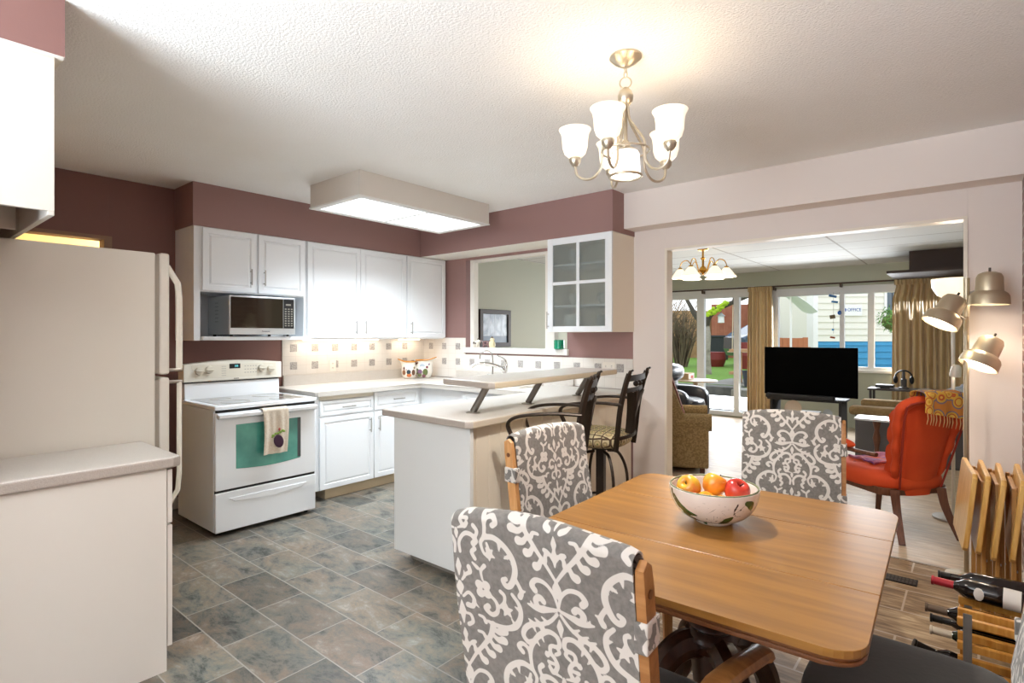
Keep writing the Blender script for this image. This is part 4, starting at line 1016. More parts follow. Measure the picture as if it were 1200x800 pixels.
# ------------------------------------------------------------------ fruit bowl
bc = (-.70, 1.945, .76)
t = thing('fruit_bowl', 'white ceramic bowl painted with leaves and stems on the dining table', 'bowl', bc)
R, H = .150, .122
prof = [(0, 0), (.062, 0), (.066, .006), (.062, .012)]+[(.062+(R-.062)*math.sin(k/10*PI/2)**.8, .012+(H-.012)*(1-math.cos(k/10*PI/2))**.85) for k in range(1, 11)]
prof += [(R-.004, H+.002), (R-.009, H-.002)]+[(p[0]-.008, p[1]+.004) for p in prof[-4:3:-1]]+[(0, .022)]
bm = B(); pts = []
NA, NP = 160, 0
P2 = []
for a, b in zip(prof, prof[1:]):
    n = max(1, int(math.hypot(b[0]-a[0], b[1]-a[1])/.004))
    P2 += [(a[0]+(b[0]-a[0])*k/n, a[1]+(b[1]-a[1])*k/n) for k in range(n)]
P2.append(prof[-1])
lathe(bm, P2, bc, NA, cap=False)
bowl = obj('body', bm, None or sdfmat('painted ceramic', [('leaf', '#3a5a2e'), ('stem', '#4a3f3c')], '#e6dcd4', '#efe8e0', rough=.15, sheen=0, weave=False, coat=.4, edge=.0006), t, 60)
va = math.atan2(-bc[1], -bc[0])        # towards the viewer's side of the table
def segd(px_, py_, segs):
    D = np.full(px_.shape, .05)
    for (x0, y0, r0, x1, y1, r1) in segs:
        dx, dy = x1-x0, y1-y0; tt = np.clip(((px_-x0)*dx+(py_-y0)*dy)/(dx*dx+dy*dy+1e-12), 0, 1)
        D = np.minimum(D, np.hypot(px_-x0-tt*dx, py_-y0-tt*dy)-(r0+(r1-r0)*tt))
    return D
def mk(pts, w0, w1=None, wm=None):
    P = cr2(pts); n = len(P)-1; w1 = w0 if w1 is None else w1; out = []
    for i in range(n):
        f = lambda q: (w0+(w1-w0)*q) if wm is None else ((w0*(1-2*q)+wm*2*q) if q < .5 else (wm*(2-2*q)+w1*(2*q-1)))
        out.append((P[i][0], P[i][1], f(i/n), P[i+1][0], P[i+1][1], f((i+1)/n)))
    return out
vx = np.array([[v.co.x, v.co.y, v.co.z] for v in bowl.data.vertices])
rad = np.hypot(vx[:, 0], vx[:, 1]); ang = (np.arctan2(vx[:, 1], vx[:, 0])-va+PI) % (2*PI)-PI
uu, vv = ang*.13, vx[:, 2]
leaf = mk([(-.135, .10), (-.105, .055), (-.055, .045)], .004, .002, .016)+mk([(-.12, .04), (-.075, .02), (-.04, .004)], .004, .002, .011)+mk([(.015, .012), (.045, .035), (.06, .05)], .002, .005, .014)+mk([(.10, .10), (.12, .09), (.13, .07)], .008, .003, .014)+mk([(-.15, .115), (-.145, .09), (-.13, .06)], .006, .006)+mk([(.2, .03), (.24, .06), (.28, .09)], .003, .003, .02)+mk([(-.3, .03), (-.26, .06), (-.22, .09)], .003, .003, .02)
stem = mk([(-.06, .03), (-.055, .075), (-.02, .085), (.0, .07)], .0007)+mk([(.07, .10), (.06, .07), (.075, .055), (.09, .055)], .0028, .001)+mk([(-.11, .10), (-.08, .08), (-.07, .05)], .0006)+mk([(.01, .08), (.03, .065), (.05, .045)], .001)+mk([(-.02, .05), (-.03, .02), (-.01, .01), (-.01, .03), (-.025, .045)], .0008)
for k in range(5): stem += mk([(.005+.009*k, .065-.006*k), (.0+.009*k, .045-.004*k), (.008+.008*k, .03-.002*k)], .0008)
stem += mk([(.02, .075), (.06, .085), (.10, .07)], .0007)+mk([(-.04, .095), (.0, .10), (.04, .09)], .0006)+mk([(.06, .06), (.10, .10)], .0007)+mk([(-.02, .06), (.01, .085)], .0006)
inner = vv > 1  # none
attr(bowl, 'leaf', segd(uu, vv, leaf)); attr(bowl, 'stem', segd(uu, vv, stem))
obj('rim', tube(B(), [(bc[0]+(R-.0045)*math.cos(a/48*2*PI), bc[1]+(R-.0045)*math.sin(a/48*2*PI), bc[2]+H+.0015) for a in range(48)], .0035, 6, closed=True), mat('olive rim glaze', '#6f7350', .2), bowl)
def fruitmat(n, c1, c2, c3=None):
    m, nt, b = newmat(n); N, L = nt.nodes, nt.links
    tc = N.new('ShaderNodeTexCoord'); nz = N.new('ShaderNodeTexNoise'); nz.inputs['Scale'].default_value = 14; nz.inputs['Detail'].default_value = 4; L.new(tc.outputs['Object'], nz.inputs[0])
    r = N.new('ShaderNodeValToRGB'); e = r.color_ramp.elements; e[0].position = .38; e[1].position = .62; e[0].color = lin(c1); e[1].color = lin(c2)
    L.new(nz.outputs['Fac'], r.inputs[0]); L.new(r.outputs[0], b.inputs['Base Color']); b.inputs['Roughness'].default_value = .25; b.inputs['Coat Weight'].default_value = .3
    return m
YR = fruitmat('yellow red apple skin', '#e0b52c', '#d9662c'); RD = fruitmat('red apple skin', '#a8201c', '#cf4630'); OR = fruitmat('orange yellow apple skin', '#e6a524', '#e88c2a')
def apple(c, r, m, tilt, label):
    t = thing('apple', label, 'apple', c, 0, local=True, group=None)
    t.rotation_euler = tilt
    prof = [(0, -r*.72), (r*.25, -r*.84), (r*.5, -r*.82), (r*.8, -r*.55), (r*.97, -.1*r), (r, r*.2), (r*.92, r*.55), (r*.68, r*.82), (r*.4, r*.88), (r*.18, r*.74), (r*.06, r*.58), (0, r*.55)]
    P = [(max(0, v.x), v.z) for v in spline([(a, 0, b) for a, b in prof], 3)]
    obj('flesh', lathe(B(), P, (0, 0, 0), 24), m, t, 70)
    obj('stem', tube(B(), [(0, 0, r*.55), (r*.06, 0, r*.8), (r*.16, 0, r*1.05)], .0022, 6), DKW, t)
    return t
z0 = bc[2]
apple((bc[0]-.073, bc[1]-.035, z0+.112), .041, YR, (.9, -.3, 0), 'yellow apple flushed with red, its hollow stem end up, by the bowl rim')
apple((bc[0]-.01, bc[1]+.035, z0+.115), .042, OR, (-.4, .3, 0), 'round orange-yellow apple in the middle of the bowl')
apple((bc[0]+.07, bc[1]+.030, z0+.108), .042, RD, (.3, .5, 0), 'glossy red apple in the fruit bowl')
apple((bc[0]-.012, bc[1]-.045, z0+.068), .038, OR, (.5, 0, 1), 'yellow apple half hidden low in the bowl below the round orange-yellow one')
apple((bc[0]+.04, bc[1]-.02, z0+.062), .036, YR, (.2, .2, 1), 'yellow apple low in the bowl next to the glossy red one')
apple((bc[0]-.03, bc[1]+.055, z0+.058), .036, YR, (.2, 1.2, 1), 'apple at the far side of the bowl underneath the others')
# ------------------------------------------------------------------ bar stools
def stoolcloth():
    m, nt, b = newmat('scallop upholstery'); N, L = nt.nodes, nt.links
    tc = N.new('ShaderNodeTexCoord'); mp = N.new('ShaderNodeMapping'); mp.inputs['Scale'].default_value = (13, 17, 13); L.new(tc.outputs['Object'], mp.inputs[0])
    v = N.new('ShaderNodeTexVoronoi'); v.feature = 'DISTANCE_TO_EDGE'; v.inputs['Randomness'].default_value = .15; v.inputs['Scale'].default_value = 1; L.new(mp.outputs[0], v.inputs['Vector'])
    v2 = N.new('ShaderNodeTexVoronoi'); v2.inputs['Randomness'].default_value = .15; v2.inputs['Scale'].default_value = 1; L.new(mp.outputs[0], v2.inputs['Vector'])
    r = N.new('ShaderNodeValToRGB'); e = r.color_ramp.elements; r.color_ramp.interpolation = 'CONSTANT'; e[0].color = lin('#77804a'); e[1].position = .2; e[1].color = lin('#c6b184'); k = e.new(.33); k.color = lin('#9a8a62'); k = e.new(.42); k.color = lin('#cdbf98')
    L.new(v2.outputs['Distance'], r.inputs[0])
    r2 = N.new('ShaderNodeMath'); r2.operation = 'LESS_THAN'; r2.inputs[1].default_value = .07; L.new(v.outputs['Distance'], r2.inputs[0])
    mx = N.new('ShaderNodeMix'); mx.data_type = 'RGBA'; L.new(r2.outputs[0], mx.inputs[0]); L.new(r.outputs[0], mx.inputs[6]); mx.inputs[7].default_value = lin('#4f3b2a')
    L.new(mx.outputs[2], b.inputs['Base Color']); b.inputs['Roughness'].default_value = .85
    return m
SCL = stoolcloth()
def bar_stool(loc, rz, label):
    t = thing('bar_stool', label, 'bar stool', loc, rz, local=True, group=None)
    obj('seat', blob(B(), (0, .02, .715), (.215, .215, .06), 4, p=3), SCL, t, 60)
    obj('seat_plate', box(cyl(B(), (0, 0, .64), (0, 0, .66), .06, 20), (-.12, -.12, .652), (.12, .12, .664), .003), BRONZE, t)
    W = .19
    sides = []
    for s in (-1, 1):
        P = spline([(s*W*.96, -.17, .66), (s*W, -.185, .78), (s*W, -.205, .95), (s*W, -.24, 1.10), (s*W*1.01, -.262, 1.165)], 5)
        q = tube(B(), P, .0135, 4, flat=(1.35, .75)); o = obj('back_post', q, BRONZE, t)
        obj('finial', tube(B(), spline([(s*W*1.01, -.262, 1.16), (s*W*1.01, -.272, 1.18), (s*W*1.01, -.29, 1.19)], 4), [.012]*5+[.007]*4, 8), BRONZE, o)
    for (za, yy, dep) in ((1.135, -.252, .038), (1.055, -.232, .03), (.745, -.183, .022)):
        bow = .035 if za < .8 else .02
        bm = B(); n = 10
        for i in range(n):
            x0, x1 = -W+2*W*i/n, -W+2*W*(i+1)/n
            y0, y1 = yy-bow*math.cos(x0/W*PI/2), yy-bow*math.cos(x1/W*PI/2)
            prism(bm, [(x0, y0-.005), (x1+.0005, y1-.005), (x1+.0005, y1+.005), (x0, y0+.005)], za-dep/2, za+dep/2)
        obj('back_rail', bm, BRONZE, t)
    for x in (-.035, .035): obj('ball', blob(B(), (x, -.258, 1.094), (.02, .02, .02), 2), BRONZE, t)
    for s in (-1, 1):
        obj('splat', tube(B(), spline([(s*.02, -.20, .76), (s*.028, -.212, .85), (s*.06, -.228, .95), (s*.12, -.245, 1.045)], 6), .013, 4, flat=(1.8, .5)), BRONZE, t)
        obj('splat', tube(B(), spline([(s*.015, -.215, .76), (s*.012, -.225, .88), (s*.012, -.24, .97), (s*.03, -.25, 1.05)], 6), .009, 4, flat=(1.2, .5)), BRONZE, t)
        P = spline([(s*W, -.212, .965), (s*(W+.02), -.08, .972), (s*(W+.045), .06, .965), (s*(W+.045), .16, .945), (s*(W+.03), .205, .905), (s*(W+.01), .19, .84), (s*(W-.01), .14, .74), (s*(W-.05), .10, .66)], 6)
        obj('armrest', tube(B(), P, .0125, 8, flat=(1.25, .8)), BRONZE, t)
    obj('swivel_post', tube(box(B(), (-.028, -.028, .28), (.028, .028, .65), .006), [(0, 0, .2), (0, 0, .3)], .02, 10), BRONZE, t)
    for k in range(4):
        a = math.radians(45+90*k); ca, sa = math.cos(a), math.sin(a)
        P = spline([(ca*.05, sa*.05, .62), (ca*.13, sa*.13, .60), (ca*.19, sa*.19, .48), (ca*.205, sa*.205, .30), (ca*.22, sa*.22, .12), (ca*.26, sa*.26, .0+.008)], 5)
        obj('leg', tube(B(), P, .0105, 8), BRONZE, t)
    obj('foot_ring', tube(B(), [(.207*math.cos(a/36*2*PI), .207*math.sin(a/36*2*PI), .27) for a in range(36)], .009, 8, closed=True), BRONZE, t)
    return t
def face(dx, dy): return math.atan2(dy, dx)-PI/2
s1 = bar_stool((-1.945, 2.69, 0), face(-.905, -.426), 'dark metal swivel bar stool partly behind the damask dining chair')
s2 = dup(s1, (-1.965, 3.31, 0), face(-.985, -.17), 'dark metal swivel bar stool between the other stool and the pale wall')
# ------------------------------------------------------------------ chandelier over the table
cc = (-1.137, 2.118)
t = thing('chandelier', 'satin nickel chandelier with five upturned frosted glass shades', 'chandelier', (cc[0], cc[1], 2.06))
def L2(r, z): return (r, z)
obj('canopy', lathe(B(), [(0, 2.6), (.066, 2.6), (.068, 2.592), (.05, 2.575), (.02, 2.556), (0, 2.553)], (cc[0], cc[1], 0), 32), NICK, t)
for k, z in enumerate((2.545, 2.523)):
    q = [(cc[0]+(.008*math.cos(a/16*2*PI))*(k % 2), cc[1]+(.008*math.cos(a/16*2*PI))*((k+1) % 2), z+.015*math.sin(a/16*2*PI)) for a in range(16)]
    obj('chain_link', tube(B(), q, .0022, 6, closed=True), NICK, t)
obj('loop', tube(B(), [(cc[0]+.022*math.cos(a/24*2*PI), cc[1]+.01*math.cos(a/24*2*PI), 2.487+.024*math.sin(a/24*2*PI)) for a in range(24)], .003, 6, closed=True), NICK, t)
obj('ball', lathe(B(), [(0, 2.468), (.012, 2.465), (.026, 2.45), (.033, 2.43), (.031, 2.41), (.02, 2.392), (.012, 2.385), (0, 2.384)], (cc[0], cc[1], 0), 28), NICK, t)
obj('stem', tube(B(), [(cc[0], cc[1], 2.39), (cc[0], cc[1], 2.2)], .008, 10), NICK, t)
obj('hub', lathe(B(), [(0, 2.245), (.012, 2.24), (.02, 2.225), (.018, 2.21), (.045, 2.2), (.058, 2.19), (.0, 2.186)], (cc[0], cc[1], 0), 28), NICK, t)
dg = obj('downlight_shade', lathe(B(), [(.05, 2.195), (.058, 2.18), (.064, 2.09), (.060, 2.09), (.054, 2.18)], (cc[0], cc[1], 0), 32, cap=False), GLOWC, t)
obj('downlight_rim', tube(B(), [(cc[0]+.067*math.cos(a/40*2*PI), cc[1]+.067*math.sin(a/40*2*PI), 2.088) for a in range(40)], .006, 8, closed=True), NICK, t)
obj('downlight_bulb', blob(B(), (cc[0], cc[1], 2.115), (.03, .03, .03), 2), BULB, t)
obj('support_ring', tube(B(), [(cc[0]+.10*math.cos(a/40*2*PI), cc[1]+.10*math.sin(a/40*2*PI), 2.195) for a in range(40)], .004, 8, closed=True), NICK, t)
LAMPS = []
for k in range(5):
    th = math.radians(-48-72*k); lx, ly = math.cos(th), math.sin(th)
    dx, dy = .768*lx-.64*ly, .64*lx+.768*ly
    pt = lambda r, z: (cc[0]+dx*r, cc[1]+dy*r, z)
    R = .215
    arm = obj('arm', tube(B(), spline([pt(.012, 2.40), pt(.02, 2.33), pt(.06, 2.27), pt(.095, 2.215), pt(.10, 2.14), pt(.13, 2.095), pt(.17, 2.085), pt(.205, 2.105), pt(R, 2.15)], 6), .0055, 8), NICK, t)
    obj('cup', lathe(B(), [(0, 2.142), (.012, 2.145), (.024, 2.16), (.026, 2.175), (.02, 2.187), (0, 2.19)], pt(R, 0), 20), PEWT if False else NICK, arm)
    obj('shade', lathe(B(), [(.012, 2.178), (.03, 2.184), (.046, 2.20), (.054, 2.225), (.056, 2.26), (.06, 2.285), (.07, 2.303), (.067, 2.303), (.057, 2.287), (.0525, 2.26), (.05, 2.225), (.042, 2.204), (.012, 2.186)], pt(R, 0), 32, cap=False), GLOW, arm)
    LAMPS.append(pt(R, 2.27))
    obj('bulb', blob(B(), pt(R, 2.235), (.018, .018, .026), 2), BULB, arm)
# ------------------------------------------------------------------ floor vent
bm = B(); box(bm, (-.41, 3.83, .0), (-.24, 3.93, .006), .002)
v = one('floor_vent', bm, mat('vent black metal', '#1d1b19', .5, .4), 'black slotted floor vent on the wood-look floor near the opening', 'floor vent')
bm = B()
for i in range(9):
    for j in range(2): box(bm, (-.40+i*.0175, 3.842+j*.042, .0058), (-.389+i*.0175, 3.876+j*.042, .0068))
obj('slots', bm, mat('vent slot', '#4c4843', .6), v, 0, kind='stuff')
# ------------------------------------------------------------------ folding tray tables leaning in their rack
def tray(far, near, z1, label, gap):
    """far/near: top corners (x,y)"""
    fx, fy = far; nx, ny = near; d = Vector((nx-fx, ny-fy, 0)); L = d.length; a = math.atan2(d.y, d.x)
    t = thing('tray_table', label, 'folding tray table', (fx, fy, 0), a, local=True)
    W, H, T = L, .37, .02
    bm = B(); prism(bm, [(0+.01, 0), (W-.03, 0), (W-.005, .02), (W, .05), (W, H-.02), (W-.02, H), (.02, H), (0, H-.02), (0, .03)], -T/2, T/2, 1, .004)
    M = Matrix.Translation((0, 0, z1-H)) @ Matrix.Translation((0, 0, H)) @ Matrix.Rotation(-.10, 4, 'X') @ Matrix.Translation((0, 0, -H))
    obj('tray_top', at(bm, M), wood('tray wood', '#b98638', '#ddb26a', 2, 4, .4, .2), t)
    for (x, o2) in ((.05, .026), (.05+.028, .044), (W-.05, .026), (W-.078, .044)):
        bm = B(); box(bm, (x-.011, -.009, .03), (x+.011, .009, z1-.035), .004)
        at(bm, Matrix.Translation((0, o2+.008, 0))); lg = obj('leg', bm, wood('tray leg wood', '#9a6c34', '#bd8c4e', 2, 4, .45), t)
        obj('bolt', at(lathe(B(), [(0, 0), (.006, 0), (.006, .003), (0, .004)], (0, 0, 0), 10), place((x, o2+.018, .36), -PI/2, 0, 0)), STEEL, lg)
    for z in (.10, z1-.06): obj('crossbar', box(B(), (.04, .03, z-.01), (W-.04, .048, z+.01), .003), wood('tray leg wood'  , '#9a6c34', '#bd8c4e', 2), t)
    return t
tray((-.036, 3.80), (.010, 3.34), .765, 'folded wood tray table standing outermost towards the living room', 0)
tray((.030, 3.78), (.056, 3.32), .765, 'folded wood tray table second in the row, behind the outermost one', 0)
tray((.098, 3.74), (.108, 3.27), .765, 'folded wood tray table third in the row along the pale wall', 0)
tray((.168, 3.72), (.170, 3.26), .775, 'folded wood tray table touching the brick wall side of the row', 0)
t = thing('tray_table_stand', 'low wooden floor stand holding the folded tray tables', 'stand', (.07, 3.55, 0))
for y in (3.36, 3.70): obj('foot_rail', box(B(), (-.05, y-.015, 0), (.205, y+.015, .028), .004), HONEY, t)
for x in (-.045, .195): obj('side_rail', box(B(), (x-.009, 3.37, .005), (x+.009, 3.69, .024), .003), HONEY, t)
# ------------------------------------------------------------------ wine rack with bottles
t = thing('wine_rack', 'honey wood slatted wine rack with grey metal strips beside the tray tables', 'wine rack', (.07, 2.78, 0))
rx0, rx1 = -.045, .20
rows = [(.352, 'A'), (.262, 'B'), (.17, 'C')]
for z, _ in rows:
    for y, zz in ((2.66, z-.005), (2.735, z+.0), (2.86, z), (2.985, z)): obj('slat', box(B(), (rx0, y-.011, zz-.017), (rx1, y+.011, zz+.012), .003), HONEY, t)
for y in (2.66, 2.985):
    for x in (rx0+.03, rx1-.03):
        obj('metal_strip', box(B(), (x-.013, y-.0145, .02), (x+.013, y-.0112, .38), .001), MSTEEL, t)
for x in (rx0+.012, rx1-.012): obj('end_frame', box(box(B(), (x-.009, 2.99, 0), (x+.009, 3.012, .40), .003), (x-.009, 2.66, .0), (x+.009, 3.0, .022), .003), HONEY, t)
def bottle(neck, base, r, body, caps, foil, label, lab=None, m=None, med=False):
    n, b = Vector(neck), Vector(base); L = (n-b).length; d = (n-b).normalized()
    t = thing('wine_bottle', label, 'wine bottle', base, 0, local=True)
    t.rotation_mode = 'QUATERNION'; t.rotation_quaternion = Vector((0, 0, 1)).rotation_difference(d)
    prof = [(0, .012), (r*.5, .004), (r*.9, 0), (r, .008), (r, L*.60), (r*.92, L*.655), (r*.6, L*.71), (r*.4, L*.76), (r*.38, L*.97), (r*.46, L*.972), (r*.46, L*.99), (0, L*.99)]
    obj('glass', lathe(B(), prof, (0, 0, 0), 24), body, t)
    c0 = .76 if caps == 'long' else .86
    obj('capsule', lathe(B(), [(r*.42, L*c0), (r*.42, L*.965), (r*.5, L*.97), (r*.5, L*.995), (0, L)], (0, 0, 0), 20, cap=False), foil, t)
    if lab:
        obj('paper_label', lathe(B(), [(r+.0008, L*.10), (r+.0008, L*.27)], (0, 0, 0), 24, cap=False), lab, t)
        if med: obj('neck_medal', at(blob(B(), (0, 0, 0), (.025, .002, .016), 2), place((0, 0, L*.5)) @ Matrix.Translation((-.0, -r, 0))), lab, t)
    return t
DG = mat('dark bottle glass', '#120d0c', .08, coat=.4)
FR, FK, FS, FW = mat('red foil', '#a5202c', .35, .3), mat('black foil', '#16130f', .35, .3), mat('bronze foil', '#6b5a4a', .4, .5), mat('white gold foil', '#d6cab4', .4, .2)
LP = mat('label paper', '#d9d4cc', .6)
bottle((-.132, 2.855, .405), (.172, 2.835, .40), .038, DG, 'long', FR, 'red-capped wine bottle with a pale label lying on top of the rack', LP, med=True)
bottle((-.115, 2.955, .398), (.19, 2.965, .40), .036, DG, 'short', FK, 'black-capped dark wine bottle lying on the rack behind the red-capped one')
bottle((-.15, 2.79, .312), (.155, 2.79, .312), .035, DG, 'long', FS, 'bronze-foiled bottle in the tier directly below the top of the rack')
bottle((-.135, 2.80, .222), (.165, 2.80, .222), .035, mat('green bottle glass', '#1a2215', .1), 'long', FW, 'bottle with a white and gold foil neck in the lower tier of the rack')
bottle((-.185, 2.74, .175), (.10, 2.80, .075), .037, DG, 'long', FK, 'dark bottle tipped at the bottom of the rack beside the velvet seat', None)
bottle((-.14, 2.92, .222), (.165, 2.92, .222), .036, DG, 'short', FK, 'dark bottle in the lower tier next to the brick wall end of the rack')
# ------------------------------------------------------------------ three-headed pole lamp at the opening
t = thing('pole_lamp', 'brushed nickel pole lamp with three bell-shaped spotlights', 'floor lamp', (-.028, 4.17, 0))
px_, py_ = -.028, 4.17
BN = mat('champagne nickel', '#cfc3aa', .38, .85)
obj('base', lathe(B(), [(0, 0), (.10, 0), (.10, .012), (.03, .02), (.02, .03), (0, .03)], (px_, py_, 0), 32), BN, t)
obj('pole', cyl(B(), (px_, py_, .02), (px_, py_, 1.52), .0125, 14), mat('pole nickel', '#b3a58d', .3, .9), t)
obj('upper_pole', cyl(B(), (px_, py_, 1.52), (px_, py_, 1.745), .0155, 14), BN, t)
SPOTS = []
def head(c, d, zc, k=1.0):
    """c: centre of the bell's open end, d: direction it shines"""
    d = Vector(d).normalized(); c = Vector(c)
    M = Matrix.Translation(c) @ Vector((0, 0, -1)).rotation_difference(d).to_matrix().to_4x4()
    prof = [(.0, .19), (.03, .19), (.052, .18), (.062, .16), (.066, .08), (.085, .065), (.093, .05), (.097, .0), (.093, .0), (.088, .045), (.06, .07), (.055, .15), (.0, .17)]
    o = obj('spotlight_head', at(lathe(B(), [(a*k, b*k) for a, b in prof], (0, 0, 0), 32, cap=False), M), BN, t)
    obj('bulb', at(lathe(B(), [(0, .012), (.05, .012), (.075, .02), (.07, .05), (.03, .08), (0, .08)], (0, 0, 0), 24), M), BULB, o)
    obj('switch', at(cyl(B(), (0, 0, .19*k), (0, 0, .215*k), .006, 8), M), mat('switch dark', '#40382d', .4), o)
    top = M @ Vector((0, 0, .10*k)); pole = Vector((px_, py_, zc))
    e = (pole-top); e.z = 0
    obj('bracket', tube(B(), [pole, pole+(top-pole)*.55], .006, 8), STEEL, o)
    SPOTS.append((c+d*.01, d))
head((.070, 4.15, 1.585), (-.02, -.02, -1), 1.655, .98)
head((-.150, 4.06, 1.475), (-.42, -.25, -.85), 1.50, .98)
head((.020, 4.10, 1.235), (-.38, -.28, -.88), 1.325, .98)
# ------------------------------------------------------------------ living room
# curtains on a rod
def curtain(x0, x1, y, zb, zt, n, label, group=None, seed=0):
    t = thing('curtain', label, 'curtain', ((x0+x1)/2, y, zb)); rnd = random.Random(seed)
    ph = [rnd.uniform(0, 6) for _ in range(6)]
    def fn(u, v):
        z = zb+(zt-zb)*v; pinch = 1-.07*math.exp(-((v-.96)/.05)**2)
        a = u*n*2*PI; amp = .038*(1-.45*v)*(1+.35*math.sin(u*7+ph[0]))
        x = x0+(x1-x0)*(.5+(u-.5)*pinch)+.008*math.sin(a*.5+ph[1]+v*2)
        return (x, y+amp*math.sin(a+.5*math.sin(u*11+ph[2])+.3*v)+.012*math.sin(a*.37+ph[3]), z+(.006*math.sin(a*2) if v > .98 else 0))
    bm = B(); grid(bm, fn, n*14, 26); solid(bm, .004)
    obj('fabric', bm, mat('old gold curtain', '#c9ac78', .6, var=(3, '#d6bd90'), sheen=.4, bump=(200, .1, .002)), t, 70)
    bm = B()
    def top(u, v):
        z = zt-.075+.075*v; a = u*n*2*PI*1.5
        return (x0+(x1-x0)*(.5+(u-.5)*.95), y-.022+.018*math.sin(a), z+.012)
    grid(bm, top, n*16, 2); solid(bm, .003); obj('pleated_heading', bm, mat('old gold curtain'), t, 70)
    return t
curtain(-2.90, -2.50, LY-.16, .06, 2.20, 7, 'gold curtain panel between the sliding door and the window', seed=1)
curtain(-.90, .35, LY-.16, .06, 2.20, 17, 'wide gold curtain panel drawn beside the window behind the sofa', seed=2)
t = thing('curtain_rod', 'dark brown curtain rod across the living room window wall', 'curtain rod', (-2, LY-.1, 2.2))
ROD = mat('rod brown', '#4d3a30', .5)
obj('rod', cyl(B(), (-4.7, LY-.13, 2.215), (.6, LY-.13, 2.205), .013, 10), ROD, t)
for x in (-3.68, -2.50, -1.55, -.2): obj('bracket', box(B(), (x-.012, LY-.14, 2.15), (x+.012, LY, 2.20), .002), ROD, t)
# television on its stand
t = thing('television', 'flat black television standing in front of the living room window', 'television', (-1.76, 8.55, .545))
obj('screen', box(B(), (-2.33, 8.53, .57), (-1.165, 8.555, 1.245), .006), mat('tv black', '#010101', .75), t)
mat('tv black').node_tree.nodes['Principled BSDF'].inputs['Specular IOR Level'].default_value = .05
obj('back_shell', box(B(), (-2.1, 8.55, .62), (-1.4, 8.60, 1.05), .015), BLK, t)
obj('stand', box(box(B(), (-1.9, 8.47, .543), (-1.6, 8.65, .553), .003), (-1.79, 8.54, .55), (-1.71, 8.57, .62), .003), BLK, t)
t = thing('tv_stand', 'dark grey open-shelf television stand', 'media cabinet', (-1.77, 8.6, 0))
TVM = mat('stand grey black', '#2c2c2e', .7)
obj('top', box(B(), (-2.24, 8.33, .515), (-1.30, 8.83, .54), .003), TVM, t)
for z in (.27, .03): obj('shelf', box(B(), (-2.20, 8.36, z), (-1.34, 8.81, z+.022), .003), TVM, t)
for x in (-2.21, -1.36): obj('side', box(B(), (x, 8.36, 0), (x+.03, 8.81, .515), .003), TVM, t)
tag(one('sound_bar', box(B(), (-2.25, 8.28, .541), (-1.40, 8.34+.04, .60), .012), mat('soundbar black', '#1b1b1d', .6), 'long dark soundbar on the stand under the television', 'speaker'), 'long dark soundbar on the stand under the television', 'speaker')
one('media_player', box(B(), (-2.05, 8.42, .293), (-1.62, 8.7, .35), .006), mat('player grey', '#3c3d40', .4), 'grey media player box on the television stand shelf', 'media player')
t = thing('round_clock', 'small round silver-faced clock on the television stand shelf', 'clock', (-1.53, 8.44, .293))
obj('face', at(lathe(B(), [(0, 0), (.055, 0), (.058, .008), (0, .01)], (0, 0, 0), 24), place((-1.50, 8.44, .36), PI/2, 0, 0)), mat('clock silver', '#b9c3c9', .3, .3), t)
obj('foot', box(B(), (-1.52, 8.43, .293), (-1.48, 8.47, .312), .002), BLK, t)
one('decorative_plate', at(lathe(B(), [(0, 0), (.09, .0), (.11, .016), (.107, .018), (.088, .005), (0, .005)], (0, 0, 0), 30), place((-1.90, 8.33, .41), PI/2-.15, 0, 0)), mat('plate beige', '#c8b9a6', .3), 'beige round plate propped against the television stand', 'plate')
# orange armchair seen from behind, its seat towards the television
oc = (-.48, 4.93, 0); orz = math.radians(50.5)     # faces north-west
t = thing('orange_armchair', 'burnt orange velvet tufted armchair with dark wood legs and arms', 'armchair', oc, orz, local=True)
OV = mat('orange velvet', '#c23c0c', .75, sheen=0, var=(5, '#cf4a14'), bump=(70, .06, .003)); OP = mat('orange piping', '#8c2411', .7)
HB = .96
def backprof(z):      # half width of the back at height z
    k = max(0, (z-.36)/(HB-.36)); return .165+.08*min(1, k*1.2)**.9-(.03*max(0, k-.86)/.14)
def outer(u, v):
    z = .295+(HB-.295)*v; w = backprof(z); x = (u-.5)*2*w
    edge = abs(u-.5)*2
    y = -.25-.13*v-.0*edge+.055*edge**3
    return (x, y, z-.03*edge**4*(1 if v > .95 else 0))
bm = B(); nu, nv = 20, 22
# closed cushion body: outer skin, inner tufted skin
Vo = grid(bm, outer, nu, nv)
def inner(u, v):
    z = .38+(HB-.02-.38)*v; w = backprof(z)-.012; x = (u-.5)*2*w; edge = abs(u-.5)*2
    roll = .03*(1-abs(math.sin(v*PI*4.0)))**2
    y = -.155-.14*v+.04*edge**2-roll*.9-.03*max(0, v-.85)/.15
    return (x, y, z)
Vi = grid(bm, inner, nu, nv)
for j in range(nv):
    for c in (0, nu):
        bm.faces.new((Vo[j][c], Vo[j+1][c], Vi[j+1][c], Vi[j][c]))
for i in range(nu):
    bm.faces.new((Vo[0][i], Vo[0][i+1], Vi[0][i+1], Vi[0][i])); bm.faces.new((Vo[nv][i], Vo[nv][i+1], Vi[nv][i+1], Vi[nv][i]))
bk = obj('backrest', bm, OV, t, 60)
